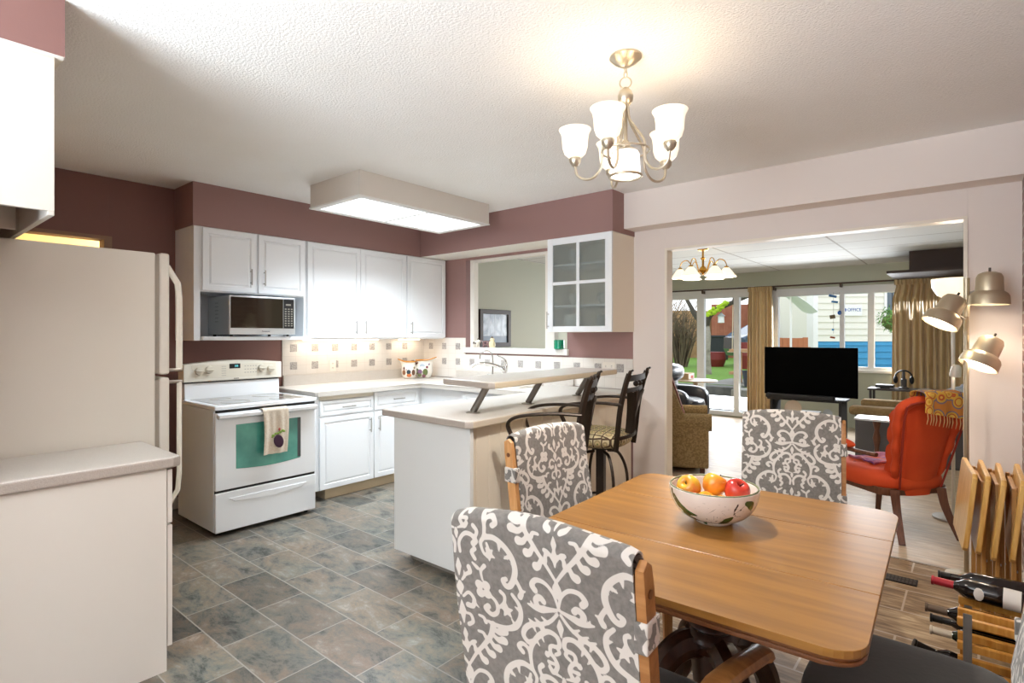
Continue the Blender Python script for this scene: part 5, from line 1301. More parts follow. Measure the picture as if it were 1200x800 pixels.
# rolled bolster down each side and over the top
rail = [(-backprof(z)-.0, -.215-.13*(z-.36)/(HB-.36), z) for z in [.37+.05*k for k in range(12)]]
P = [Vector(p) for p in rail]+[Vector((-.15, -.355, HB+.006)), Vector((0, -.36, HB+.014)), Vector((.15, -.355, HB+.006))]+[Vector((-p[0], p[1], p[2])) for p in rail[::-1]]
Ps = spline(P, 3)
obj('side_roll', tube(B(), Ps, [.02+.012*min(1, max(0, (p.z-.37)/.4))+.005*math.sin(p.z*42) for p in Ps], 12), OV, bk, 80)
pp = spline([(-backprof(z)-.004, -.262-.135*(z-.36)/(HB-.36), z) for z in [.35+.06*k for k in range(11)]]+[(0, -.405, HB+.012)]+[(backprof(z)+.004, -.262-.135*(z-.36)/(HB-.36), z) for z in [.35+.06*k for k in range(11)][::-1]], 3)
obj('piping', tube(B(), pp, .007, 6), OP, bk)
bm = B()
def seatf(u, v):
    a = u*2*PI; 
    return (0, 0, 0)
blob(bm, (0, .06, .385), (.30, .33, .085), 4, p=3.2)
for v in bm.verts:
    if v.co.z > .40:
        d = min(math.hypot(v.co.x-bx, v.co.y-by) for bx in (-.16, 0, .16) for by in (-.02, .14, .28)); v.co.z -= .022*math.exp(-(d/.035)**2)
st = obj('seat', bm, OV, t, 80)
for bx in (-.16, 0, .16):
    for by in (.14, .28): obj('tuft_button', blob(B(), (bx, by, .452), (.012, .012, .006), 2), OP, st)
obj('seat_rail', prism(B(), rrect(-.27, -.24, .27, .34, .06), .30, .35, 2, .006), MIDW, t)
for s in (-1, 1):
    obj('leg', tube(B(), spline([(s*.19, -.24, .34), (s*.20, -.27, .2), (s*.235, -.345, .0)], 5), [.04-.0012*k for k in range(11)], 4), MIDW, t)
    obj('leg', tube(B(), spline([(s*.22, .30, .33), (s*.225, .31, .18), (s*.23, .33, 0)], 5), [.036-.0011*k for k in range(11)], 4), MIDW, t)
    a = obj('armrest', tube(B(), spline([(s*.26, -.16, .57), (s*.30, -.02, .575), (s*.315, .12, .585), (s*.31, .20, .60)], 6), .02, 8, flat=(1.3, .8)), MIDW, t)
    obj('arm_pad', blob(B(), (s*.308, .10, .612), (.045, .12, .034), 3), OV, a)
    obj('arm_post', tube(B(), spline([(s*.30, .19, .59), (s*.29, .15, .48), (s*.27, .18, .35)], 6), .019, 8), MIDW, a)
# throw with fringe over the top of its back
def threw():
    m, nt, b = newmat('patterned throw'); N, L = nt.nodes, nt.links
    tc = N.new('ShaderNodeTexCoord'); n = N.new('ShaderNodeTexVoronoi'); n.inputs['Scale'].default_value = 13; L.new(tc.outputs['Object'], n.inputs['Vector'])
    r = N.new('ShaderNodeValToRGB'); e = r.color_ramp.elements; r.color_ramp.interpolation = 'CONSTANT'; e[0].color = lin('#c98f2a'); e[1].position = .18; e[1].color = lin('#d8ac4a')
    for p, c in ((.34, '#b8552c'), (.42, '#d0a13c'), (.55, '#7a6a78'), (.66, '#c47a34')): k = e.new(p); k.color = lin(c)
    L.new(n.outputs['Distance'], r.inputs[0]); L.new(r.outputs[0], b.inputs['Base Color']); b.inputs['Roughness'].default_value = .9
    return m
THR = threw()
t = thing('throw_blanket', 'ochre patterned throw with tassels over the back of the orange armchair', 'blanket', oc, orz, local=True)
def thr(u, v):
    x = -.13+.385*u; s = v*.36-.12
    if s < 0: y, z = -.31+s*.0, HB+.062+s*.75; y = -.30
    elif s < .10: a = s/.10*PI; y = -.355+.055*math.cos(a); z = HB+.062+.018*math.sin(a)
    else: y = -.418-.005*math.sin(u*20); z = HB+.062-(s-.10)*(.9+.45*u)
    return (x, y, z-.05*max(0, u-.75)*4*0.5)
bm = B(); grid(bm, thr, 24, 26); solid(bm, .005); th = obj('cloth', bm, THR, t, 70)
bm = B()
for k in range(15):
    u = (k+.5)/15; p = Vector(thr(u, 1)); tube(bm, [p, p+Vector((.002, -.002, -.035)), p+Vector((-.003, .003, -.075))], [.0025, .0035, .0015], 5)
obj('fringe', bm, mat('fringe wool', '#c79a6a', .9), th, kind='stuff')
t = thing('folded_shawl', 'purple and pink patterned shawl on the seat of the orange armchair', 'shawl', oc, orz, local=True)
def shl(u, v): return (-.14+.40*u+.03*v, -.02+.28*v, .474+.012*math.sin(u*7+v*3)+.006*math.sin(v*15))
bm = B(); grid(bm, shl, 18, 14); solid(bm, .014)
obj('cloth', bm, mat('shawl print', '#8c5a94', .9, var=(16, '#d48a9a', .12)), t, 70)
# torchiere with a reading light
lx, ly = -.115, 5.42
t = thing('torchiere_lamp', 'white torchiere floor lamp with a glass bowl and small reading light', 'floor lamp', (lx, ly, 0))
LMP = mat('lamp ivory', '#d8d3c8', .4)
obj('base', lathe(B(), [(0, 0), (.13, 0), (.13, .015), (.03, .028), (0, .028)], (lx, ly, 0), 32), mat('lamp base grey', '#a7a29a', .4), t)
obj('pole', cyl(B(), (lx, ly, .02), (lx, ly, 1.66), .012, 12), LMP, t)
b = obj('glass_bowl', lathe(B(), [(.0, 1.69), (.05, 1.692), (.10, 1.72), (.132, 1.78), (.138, 1.845), (.133, 1.845), (.125, 1.785), (.095, 1.73), (0, 1.70)], (lx, ly, 0), 36, cap=False), GLOW, t)
obj('fitting', lathe(B(), [(0, 1.63), (.03, 1.635), (.045, 1.665), (.03, 1.695), (0, 1.70)], (lx, ly, 0), 24), CHROME, t)
rl = obj('reading_light', at(lathe(B(), [(0, .09), (.02, .088), (.032, .07), (.036, .0), (.032, .0), (.028, .066), (0, .075)], (0, 0, 0), 24, cap=False), place((lx+.012, ly-.05, 1.10), .15, .1, 0)), LMP, t)
obj('bulb', blob(B(), (lx+.012, ly-.05, 1.115), (.024, .024, .02), 2), BULB, rl)
TORCH = (lx, ly, 1.80); READ = (lx+.012, ly-.055, 1.085)
# grey sofa with fleece on the arms
t = thing('grey_sofa', 'charcoal sofa with brown fleece covers over its arms', 'sofa', (-.5, 7.85, 0))
SG = mat('charcoal sofa fabric', '#575557', .9, bump=(120, .1, .003)); FL = mat('brown fleece', '#8a7049', .95, bump=(160, .8, .02), var=(30, '#a38a60'))
obj('base', box(B(), (-.98, 7.5, .0), (.25, 8.25, .30), .02), SG, t)
for y in (7.58, 8.04-.07): obj('seat_cushion', box(B(), (-1.0, y, .30), (-.05, y+.33, .46), .05, 3), SG, t)
obj('backrest', box(B(), (-.12, 7.4, .25), (.25, 8.35, .86), .06, 3), SG, t)
for y in (7.38, 8.26):
    a = obj('arm', box(B(), (-1.04, y, .0), (.2, y+.17, .56), .03, 3), SG, t)
    obj('fleece_cover', box(B(), (-1.10, y-.015, .50), (-.4, y+.19, .60), .035, 3), FL, a)
def cushion(c, s, r, m, label):
    b_ = blob(B(), (0, 0, 0), s, 4, p=3); 
    for v in b_.verts:
        k = (abs(v.co.x)/s[0])*(abs(v.co.z)/s[2]); v.co.y *= 1-.55*k
    return one('cushion', at(b_, place(c, *r)), m, label, 'cushion', smooth=70)
STRP = mat('striped cushion', '#a29c90', .9, var=(25, '#8b857a'), stretch=(1, 1, 9)); 
cushion((-.36, 7.28, .70), (.17, .06, .15), (.35, .3, .5), STRP, 'grey-beige striped cushion on the sofa end behind the orange armchair')
cushion((-.13, 7.05, .74), (.17, .07, .16), (.2, -.2, .7), mat('blue white cushion', '#7d8ea5', .9, var=(12, '#d6d9dc', .1)), 'blue and white cushion beside the torchiere pole')
# white-topped pedestal table in front of the sofa
t = thing('pedestal_side_table', 'small side table with a white top and turned brown leg', 'side table', (-.74, 6.6, 0))
obj('top', prism(B(), rrect(-.92, 6.45, -.55, 6.75, .04), .565, .585, 2, .005), mat('white marble top', '#dcdedf', .2), t)
obj('column', lathe(B(), [(.03, .06), (.022, .12), (.03, .2), (.02, .28), (.036, .38), (.02, .46), (.04, .555), (0, .565)], (-.74, 6.6, 0), 20), MIDW, t)
for k in range(3):
    a = math.radians(90+120*k); obj('foot', tube(B(), spline([(-.74, 6.6, .10), (-.74+.09*math.cos(a), 6.6+.09*math.sin(a), .08), (-.74+.17*math.cos(a), 6.6+.17*math.sin(a), .012)], 5), .014, 8), MIDW, t)
# console with headphones and router
t = thing('console_table', 'dark console table below the window by the gold curtain', 'console table', (-.72, 9.2, 0))
obj('top', box(B(), (-1.12, 9.0, .66), (-.3, 9.4, .685), .003), mat('console dark', '#3a3432', .4), t)
for x in (-1.10, -.34):
    for y in (9.02, 9.36): obj('leg', box(B(), (x, y, 0), (x+.03, y+.03, .66), .003), mat('console dark'), t)
t = thing('router_box', 'flat dark set-top box on the console table', 'set-top box', (-.93, 9.12, .685))
obj('case', box(B(), (-1.03, 9.03, .70), (-.82, 9.2, .738), .006), BLK, t); obj('foot', box(B(), (-.98, 9.06, .685), (-.87, 9.17, .70), .003), BLK, t)
one('paper_stack', box(B(), (-1.0, 9.21, .685), (-.84, 9.36, .70), .002), WHT, 'small stack of white paper behind the set-top box', 'paper')
t = thing('headphones', 'black over-ear headphones on a stand on the console table', 'headphones', (-.72, 9.15, .685))
obj('headband', tube(B(), arc((-.72, 9.15, .84), .095, 0, 180, 18), .011, 8), BLK, t)
for s in (-1, 1): obj('ear_cup', blob(B(), (-.72+s*.09, 9.15, .81), (.028, .045, .055), 3), mat('ear cup black', '#17181a', .5), t)
t = thing('headphone_stand', 'grey stand holding the black headphones', 'stand', (-.72, 9.16, .685))
obj('column', lathe(B(), [(0, 0), (.06, 0), (.06, .02), (.035, .03), (.035, .13), (.02, .14), (.015, .24), (0, .25)], (-.72, 9.16, .685), 20), mat('stand grey', '#5a5654', .5), t)
# brown fabric armchair by the opening
t = thing('brown_armchair', 'brown tweed armchair with rolled arms just inside the opening', 'armchair', (-2.48, 5.85, 0)); BA = t
TW2 = mat('brown tweed', '#a08a60', .95, var=(60, '#84704a', .1), bump=(150, .3, .006))
obj('base', box(B(), (-2.88, 5.52, .05), (-2.16, 6.3, .36), .02), TW2, t)
obj('seat_cushion', box(B(), (-2.75, 5.62, .34), (-2.12, 6.16, .48), .05, 3), TW2, t)
bm = B(); prism(bm, [(5.45, .1), (5.45+.0, .1), (5.60, .1), (5.60, .62), (5.58, .9), (5.52, .92), (5.45, .88)][1:], -2.80, -2.34, 0, .02)
obj('backrest', prism(B(), [(-2.95, .30), (-2.30, .36), (-2.36, .60), (-2.47, .90), (-2.53, .96), (-2.70, .99), (-2.95, .97)], 5.45, 6.33, 1, .05, seg=4), TW2, t); bm.free()
for y in (5.48, 6.22):
    a = obj('arm', box(B(), (-2.86, y-.02, .06), (-2.12, y+.14, .50), .02), TW2, t)
    obj('arm_roll', cyl(B(), (-2.80, y+.05, .52), (-2.09, y+.05, .52), .088, 20), TW2, a)
for x in (-2.82, -2.18):
    for y in (5.54, 6.28): obj('foot', box(B(), (x-.025, y-.025, 0), (x+.025, y+.025, .06), .004), MIDW, t)
t = thing('rust_throw', 'rust brown throw over the back of the brown tweed armchair', 'blanket', (-2.45, 5.9, .7))
bm = B(); grid(bm, lambda u, v: (-2.50+.155*v, 5.52+.5*u, .985-.46*v**1.1+.01*math.sin(u*12)), 12, 14); solid(bm, .012)
obj('cloth', bm, mat('rust wool', '#8a4326', .9, var=(20, '#6a3a2c')), t, 70)
for q in (BA, t):
    M_ = Matrix.Translation((-2.53, 5.76, 0)) @ Matrix.Rotation(math.radians(23.7), 4, 'Z') @ Matrix.Translation((2.48, -5.85, 0)) @ Matrix.Translation(q.location); q.location = M_.to_translation(); q.rotation_euler = (0, 0, math.radians(23.7))
# black leather recliner
t = thing('leather_recliner', 'black leather recliner beyond the brown armchair', 'recliner', (-3.2, 7.6, 0))
LE = mat('black leather', '#2c2e35', .35, bump=(50, .25, .006), coat=.1)
obj('base', box(B(), (-3.7, 7.15, .0), (-2.98, 8.0, .40), .04, 3), LE, t)
obj('seat_cushion', blob(B(), (-3.22, 7.55, .44), (.34, .28, .11), 3, p=4), LE, t)
obj('backrest', blob(B(), (-3.52, 7.55, .66), (.20, .38, .34), 4, p=3.5), LE, t)
obj('headrest', blob(B(), (-3.42, 7.55, .88), (.22, .34, .13), 3, p=3), LE, t)
for y in (7.2, 7.92): obj('arm', blob(B(), (-3.30, y, .42), (.38, .11, .26), 4, p=4), LE, t)
# wooden side table with a box
t = thing('wooden_side_table', 'round wooden pedestal side table beside the sliding door', 'side table', (-3.42, 8.7, 0))
obj('top', lathe(B(), [(0, .68), (.33, .68), (.34, .69), (.33, .70), (0, .70)], (-3.42, 8.7, 0), 36), mat('pale oak top', '#b8a387', .4), t)
obj('column', lathe(B(), [(.03, .03), (.025, .2), (.03, .5), (.04, .68)], (-3.42, 8.7, 0), 16), mat('pale oak top'), t)
obj('foot_disc', lathe(B(), [(0, 0), (.18, 0), (.17, .03), (0, .035)], (-3.42, 8.7, 0), 28), mat('pale oak top'), t)
o = one('cardboard_box', box(B(), (-3.72, 8.6, .702), (-3.50, 8.85, .80), .002), mat('cardboard', '#b89d78', .8), 'cardboard box with a white and red side on the round wooden side table', 'box')
obj('printed_side', box(B(), (-3.501, 8.62, .705), (-3.498, 8.84, .795)), mat('box print white', '#d9d5d2', .6), o, 0)
obj('red_print', box(B(), (-3.4985, 8.70, .72), (-3.497, 8.80, .765)), mat('box print red', '#b5402f', .6), o, 0)
# brass chandelier
c2 = (-2.56, 6.75)
t = thing('brass_chandelier', 'polished brass chandelier with cone-shaped white glass shades', 'chandelier', (c2[0], c2[1], 2.1))
obj('canopy', lathe(B(), [(0, 2.48), (.07, 2.48), (.06, 2.462), (.02, 2.45), (0, 2.445)], (c2[0], c2[1], 0), 28), BRASS, t)
obj('column', lathe(B(), [(.012, 2.455), (.012, 2.38), (.03, 2.365), (.014, 2.34), (.014, 2.27), (.04, 2.24), (.05, 2.215), (.03, 2.19), (.012, 2.175), (.02, 2.165), (0, 2.155)], (c2[0], c2[1], 0), 24), BRASS, t)
LAMPS2 = []
for k in range(6):
    a = math.radians(20+60*k); pt = lambda r, z: (c2[0]+r*math.cos(a), c2[1]+r*math.sin(a), z)
    arm = obj('arm', tube(B(), spline([pt(.03, 2.21), pt(.09, 2.20), pt(.13, 2.27), pt(.18, 2.34), pt(.24, 2.33), pt(.27, 2.28), pt(.27, 2.25)], 5), .006, 8), BRASS, t)
    obj('socket_cap', lathe(B(), [(0, 2.26), (.022, 2.255), (.03, 2.235), (0, 2.232)], pt(.27, 0), 16), BRASS, arm)
    obj('shade', lathe(B(), [(.026, 2.24), (.05, 2.215), (.085, 2.165), (.118, 2.125), (.114, 2.125), (.08, 2.165), (.045, 2.21), (.022, 2.235)], pt(.27, 0), 28, cap=False), GLOW, arm)
    LAMPS2.append(pt(.27, 2.14))
# framed picture on the west wall; the window it reflects is painted on
t = thing('framed_mirror', 'dark-framed pale blue picture with a painted window reflection, seen through the kitchen pass-through', 'mirror', (LX0, 5.53, 1.5))
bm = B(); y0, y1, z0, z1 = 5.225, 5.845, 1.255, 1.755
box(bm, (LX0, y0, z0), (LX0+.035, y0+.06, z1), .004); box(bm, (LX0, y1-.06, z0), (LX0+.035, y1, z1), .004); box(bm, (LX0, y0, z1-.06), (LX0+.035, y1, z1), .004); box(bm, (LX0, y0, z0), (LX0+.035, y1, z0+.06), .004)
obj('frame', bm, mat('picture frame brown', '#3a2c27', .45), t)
o = obj('print', box(B(), (LX0+.002, y0+.05, z0+.05), (LX0+.016, y1-.05, z1-.05)), mat('pale blue painted reflection', '#7d8ea0', .25, var=(9, '#b9c8d6', .12)), t, 0)  # mirror face, reflected window put in as pale blue colour
obj('painted_reflection_band', box(B(), (LX0+.0161, y0+.06, z0+.06), (LX0+.0168, y1-.06, z0+.15)), mat('reflection dark blue', '#4a6078', .3), o, 0)
for y in (y0+.17, y0+.30, y0+.43): obj('painted_reflection_stripe', box(B(), (LX0+.0161, y, z0+.15), (LX0+.0168, y+.03, z1-.06)), mat('reflection pale stripe', '#aebccb', .3), o, 0)
# ------------------------------------------------------------------ outside
GRS = mat('lawn grass', '#5d8a2c', .9, var=(40, '#86ab45', .2), bump=(300, .6, .03)); CONC = mat('concrete', '#5c5b55', .85, var=(6, '#7d7b73'), bump=(60, .3, .006))
struct('ground_patio', box(B(), (-7, LY+.12, -.06), (3, 11.2, 0)), mat('patio concrete', '#7d7a72', .8, var=(5, '#918e86')), 0)
t = thing('concrete_steps', 'dark wet concrete steps leading from the patio to the lawn', 'steps', (-4.2, 11.4, 0))
obj('step', box(B(), (-6.6, 11.2, -.02), (-3.66, 11.62, .17), .01), CONC, t); obj('step', box(B(), (-6.6, 11.62, -.02), (-3.66, 12.05, .34), .01), CONC, t)
one('concrete_block', box(B(), (-3.62, 11.0, 0), (-2.7, 11.5, .36), .012), mat('block concrete', '#98958a', .85, bump=(60, .3, .006)), 'low square concrete planter block at the end of the steps', 'concrete block')
struct('ground_lawn', box(box(B(), (-22, 12.05, -.05), (-1.5, 29, .34)), (-3.6, 11.5, -.05), (-1.5, 12.05, .34)), GRS, 0)
struct('ground_gravel', box(B(), (-1.5, 11.2, -.06), (9, 32, .30)), mat('pale gravel', '#c9c4b8', .9, var=(80, '#a9a398')), 0)
struct('ground_path', box(B(), (-4.6, 12.1, .335), (-3.0, 14.0, .352)), mat('patio concrete'), 0)
# far fences
def fence(a, b, z0, z1, m, label, name='board_fence', th=.03, w=.14):
    t = thing(name, label, 'fence', ((a[0]+b[0])/2, (a[1]+b[1])/2, z0)); d = Vector((b[0]-a[0], b[1]-a[1], 0)); L = d.length; an = math.atan2(d.y, d.x)
    bm = B(); n = int(L/w)
    for k in range(n): box(bm, (k*w, -th/2, z0), (k*w+w*.96, th/2, z1+random.uniform(-.01, .01)))
    obj('boards', at(bm, Matrix.Translation((a[0], a[1], 0)) @ Matrix.Rotation(an, 4, 'Z')), m, t, 0)
    bm = B()
    for z in (z0+.3, z1-.3): box(bm, (0, th/2, z-.05), (L, th/2+.04, z+.05))
    obj('rails', at(bm, Matrix.Translation((a[0], a[1], 0)) @ Matrix.Rotation(an, 4, 'Z')), m, t, 0)
    return t
fence((-15.5, 20.5), (-7.6, 28.8), .34, 2.6, mat('brown fence wood', '#a07a56', .9, var=(4, '#b8946c')), 'tall brown board fence behind the bare shrubs')
fence((-9.6, 26.4), (-6.2, 29.5), .34, 2.9, mat('red cedar boards', '#9a5a44', .8, var=(3, '#b4745a')), 'red cedar board fence behind the swing')
# bare shrubs in front of the fence
rs = random.Random(9)
def shrub(c, h, w, n, label, m):
    t = thing('bare_shrub', label, 'shrub', (c[0], c[1], .34)); bm = B()
    for k in range(n):
        a = rs.uniform(0, 2*PI); r = rs.random()*w; hh = h*rs.uniform(.55, 1)
        x1, y1 = c[0]+r*math.cos(a), c[1]+r*math.sin(a)*.6
        P = spline([(c[0]+r*.25*math.cos(a), c[1]+r*.2*math.sin(a), .34), ((c[0]+x1)/2+rs.uniform(-.15, .15), (c[1]+y1)/2, .34+hh*.5), (x1, y1, .34+hh)], 3)
        tube(bm, P, [.028-.0035*i for i in range(len(P))], 4, cap=False)
        for q in range(4):
            s = P[rs.randrange(2, len(P))]; e = s+Vector((rs.uniform(-.4, .4), rs.uniform(-.2, .2), rs.uniform(.05, .45))); tube(bm, [s, (s+e)/2+Vector((0, 0, .05)), e], [.011, .008, .003], 3, cap=False)
    obj('branches', bm, m, t, 0); return t
TWG = mat('twig brown', '#5e4f3f', .9, var=(4, '#7d6e58')); TW3 = mat('twig tan', '#8a6f50', .9)
shrub((-8.5, 17.6), 2.3, 1.3, 70, 'dense dark bare shrub at the edge of the lawn, seen beside the opening', TWG)
shrub((-7.7, 18.2), 2.0, 1.1, 70, 'bare brown shrub growing closer to the mossy tree', TWG)
shrub((-9.2, 18.9), 2.6, 1.4, 60, 'tall tan-twigged shrub rising behind the darker ones', TW3)
one('wheelie_bin', box(prism(B(), [(-.28, 0), (.28, 0), (.33, 1.0), (-.33, 1.0)], -.3, .3, 1, .02), (-.36, -.34, .98), (.36, .34, 1.08), .02), mat('bin dark', '#22262a', .5), 'dark wheeled bin standing behind the mossy tree', 'bin').location = (-8.6, 24.6, .34)
# mossy tree
t = thing('mossy_tree', 'bare tree with a mossy branch beside the lawn', 'tree', (-5.68, 15.2, .34))
BK = mat('grey bark', '#b3aba0', .9, var=(9, '#7c7468'), bump=(20, .8, .03))
bm = B(); tube(bm, spline([(-5.66, 15.2, .3), (-5.69, 15.2, .9), (-5.66, 15.2, 1.4), (-5.70, 15.2, 1.75)], 5), [.14-.003*k for k in range(16)], 12)
obj('trunk', bm, BK, t)
obj('branch', tube(B(), spline([(-5.70, 15.2, 1.68), (-5.60, 15.2, 1.95), (-5.35, 15.25, 2.15), (-5.0, 15.4, 2.32), (-4.55, 15.6, 2.52), (-4.2, 15.8, 2.7)], 5), [.11-.0035*k for k in range(26)], 10), mat('dark bark', '#4d463d', .9, bump=(20, .8, .03)), t)
obj('branch', tube(B(), spline([(-5.72, 15.2, 1.68), (-5.95, 15.1, 2.0), (-6.1, 15.05, 2.3), (-6.35, 15.0, 2.8)], 5), [.09-.0035*k for k in range(16)], 10), mat('dark bark'), t)
obj('branch', tube(B(), spline([(-5.0, 15.4, 2.32), (-4.9, 15.4, 2.7), (-4.6, 15.4, 3.0)], 5), [.05-.003*k for k in range(11)], 8), mat('dark bark'), t)
bm = B()
for k in range(34):
    q = k/45; p = Vector((-5.66+.72*q, 15.16+.1*q, 1.93+.42*q)); blob(bm, p+Vector((rs.uniform(-.05, .05), rs.uniform(-.05, .03), rs.uniform(-.02, .09))), (.07, .06, .055), 1)
obj('moss', bm, mat('bright moss', '#a8c832', .95, bump=(60, .8, .03)), t, 80, kind='stuff')
# swing
t = thing('garden_swing', 'wooden garden swing hanging on pale ropes under the tree branch', 'swing', (-4.9, 15.5, .9))
RP = mat('rope pale', '#cdbfa5', .9)
for x in (-5.05, -4.50): obj('rope', cyl(B(), (x, 15.45+.3*(x+5.05), .98), (x+.02, 15.45+.3*(x+5.05), 2.35 if x < -4.8 else 2.5), .012, 6), RP, t)
obj('swing_seat', box(B(), (-5.15, 15.35, .95), (-4.4, 15.6, .985), .005), mat('seat plank', '#b89c86', .8), t)
t = thing('bird_lantern', 'white hanging garden lantern beside the tree', 'lantern', (-5.3, 15.3, 1.6))
obj('cage', lathe(B(), [(0, 1.75), (.09, 1.76), (.08, 1.95), (.02, 2.0), (0, 2.02)], (-5.30, 15.3, 0), 8), mat('lantern white', '#dfe2e2', .5), t)
obj('roof', lathe(B(), [(.12, 1.94), (.02, 2.03), (0, 2.04)], (-5.30, 15.3, 0), 8), mat('lantern roof', '#9aa0a0', .5), t)
obj('hook', cyl(B(), (-5.3, 15.3, 2.03), (-5.3, 15.3, 2.14), .008, 6), BLK, t)
# red garden tubs
for (x, y, r_, h, lab) in ((-6.9, 19.2, .40, .5, 'dark red garden tub to the tree side of the swing'), (-5.45, 18.5, .36, .85, 'dark red upright barrel by the parked car')):
    one('garden_tub', lathe(B(), [(0, 0), (r_*.8, 0), (r_, h*.5), (r_*.9, h), (r_*.8, h), (0, h*.9)], (x, y, .34), 24), mat('dark red paint', '#7c2a24', .6), lab, 'tub')
# parked car
t = thing('parked_car', 'blue-grey parked car seen through the sliding door', 'car', (-5.95, 20.3, .34), math.radians(40), local=True)
CP = mat('car paint blue grey', '#4a5a6c', .25, .4, coat=.5)
obj('body', prism(B(), [(-.6, .35), (3.6, .35), (3.7, .8), (3.5, 1.0), (2.9, 1.06), (2.2, 1.55), (.4, 1.6), (-.4, 1.1), (-.7, 1.0), (-.72, .6)], -.85, .85, 1, .08), CP, t)
for y in (-.872, .872): obj('side_window', prism(B(), [(-.1, 1.08), (2.5, 1.08), (2.1, 1.46), (.5, 1.5)], y-.008, y+.008, 1), mat('car glass', '#8aa0a8', .08), t)
for x in (.2, 2.9):
    for y in (-.86, .86): obj('wheel', at(lathe(B(), [(0, -.09), (.30, -.09), (.33, -.05), (.33, .05), (.30, .09), (0, .09)], (0, 0, 0), 24), place((x, y, .33), PI/2, 0, 0)), mat('tyre black', '#17171a', .8), t)
obj('head_lamp', blob(B(), (-.70, -.6, .88), (.04, .14, .09), 2), mat('lamp glass', '#dfe6ea', .1), t)
# wooden garden chair and pot by the block
t = thing('wooden_planter_stand', 'pale wooden stand beside the concrete block', 'plant stand', (-3.85, 12.7, .35))
PW = mat('pale garden wood', '#b98f66', .8)
for x in (-4.02, -3.72): 
    for y in (12.55, 12.85): obj('leg', box(B(), (x-.03, y-.03, .352), (x+.03, y+.03, 1.1)), PW, t, 0)
for z in (.55, 1.05): obj('shelf', box(B(), (-4.15, 12.48, z), (-3.62, 12.92, z+.06)), PW, t, 0)
t = thing('plant_pot', 'dark plastic plant pot at the foot of the wooden stand', 'pot', (-3.5, 11.95, .34))
obj('pot', lathe(B(), [(0, .34), (.13, .34), (.18, .66), (.19, .68), (.165, .68), (.15, .62), (0, .62)], (-3.52, 11.95, 0), 24), mat('pot dark', '#3a3d42', .6), t)
# neighbour's house with pale and blue siding
ha = math.atan2(.64, .768); h0 = Vector((-3.51, 17.91, 0))
t = thing('neighbour_house', 'white clapboard house with a blue lower wall beyond the window', 'house', h0, ha, local=True)
def siding(z0, z1, x0, x1, pitch=.185):
    bm = B(); z = z0
    while z < z1-.01:
        zz = min(z+pitch, z1); prism(bm, [(-.035, z), (.0, z), (.06, z+.001), (.06, zz), (-.005, zz)], x0, x1, 0); z = zz
    return bm
obj('upper_siding', siding(1.24, 3.9, 0, 6.5), mat('cream siding', '#e3e0d2', .7), t, 0)
obj('lower_siding', siding(.20, 1.24, 0, 6.5), mat('blue siding', '#2f86b4', .6, var=(3, '#3b94c0')), t, 0)
obj('wall_body', box(B(), (0, .06, .2), (6.5, 4, 3.9)), mat('cream siding'), t, 0)
obj('corner_board', box(B(), (-.08, -.05, .2), (.06, .3, 3.9)), WHT, t, 0)
f = obj('window_frame', box(B(), (1.98, -.06, 1.72), (2.9, .05, 2.85)), WHT, t, 0)
obj('window_glass', box(B(), (2.05, -.07, 1.80), (2.83, .0, 2.78)), mat('house glass', '#59646c', .1), f, 0)
obj('base_stones', box(B(), (0, -.25, .2), (6.5, .0, .42), .05), mat('pale stones', '#c9bfae', .9, bump=(8, 1, .05)), t)
t = thing('office_sign', 'white sign with blue lettering on the clapboard house', 'sign', h0, ha, local=True)
sb = obj('sign_board', box(B(), (.72, -.075, 1.98), (1.32, -.045, 2.30), .004), mat('sign white', '#e8e8e2', .5), t)
def text2(name, s, loc, size, m, parent):
    q = text(name, s, (0, 0, 0), size, m, None, 'S', .002); q.parent = parent; q.location = loc; return q
text2('lettering', 'OFFICE', (1.09, -.078, 2.15), .125, mat('sign blue', '#2a4f9a', .5), sb)
obj('blue_emblem', at(lathe(B(), [(0, 0), (.065, 0), (0, .004)], (0, 0, 0), 16), place((.80, -.076, 2.15), PI/2, 0, 0)), mat('sign blue'), sb)
# ornaments hung in the window
t = thing('window_mobile', 'string of blue and wooden charms hanging in the living room window', 'mobile', (-1.66, LY-.06, 1.45))
mx_ = -1.655; yy = LY-.05
obj('string', cyl(B(), (mx_, yy, 1.44), (mx_, yy, 2.08), .0025, 5), mat('string tan', '#a59a88', .8), t)
for (z, w_, h_, c) in ((2.02, .11, .035, '#2f6fb0'), (1.93, .09, .03, '#3a84c4'), (1.70, .075, .06, '#6b5a34'), (1.50, .03, .03, '#3a8fd0'), (1.38, .07, .028, '#b85a2a')):
    o = obj('charm', at(box(B(), (-w_/2, -.006, -h_/2), (w_/2, .006, h_/2), .004), place((mx_+random.uniform(-.02, .02), yy, z), 0, random.uniform(-.3, .3), 0)), mat('charm '+c, c, .5), t)
t = thing('glass_heart', 'small blue glass heart hanging beside the charms', 'ornament', (-1.57, LY-.06, 1.72))
obj('heart', blob(B(), (-1.575, yy, 1.76), (.028, .008, .034), 2), mat('blue glass', '#1f5fb0', .15), t); obj('string', cyl(B(), (-1.575, yy, 1.79), (-1.575, yy, 2.08), .002, 5), mat('string tan'), t)
t = thing('hanging_fern', 'round green hanging plant outside the window at the curtain edge', 'hanging plant', (-1.12, 12.2, 1.55))
bm = B(); hc = Vector((-1.13, 12.2, 1.72))
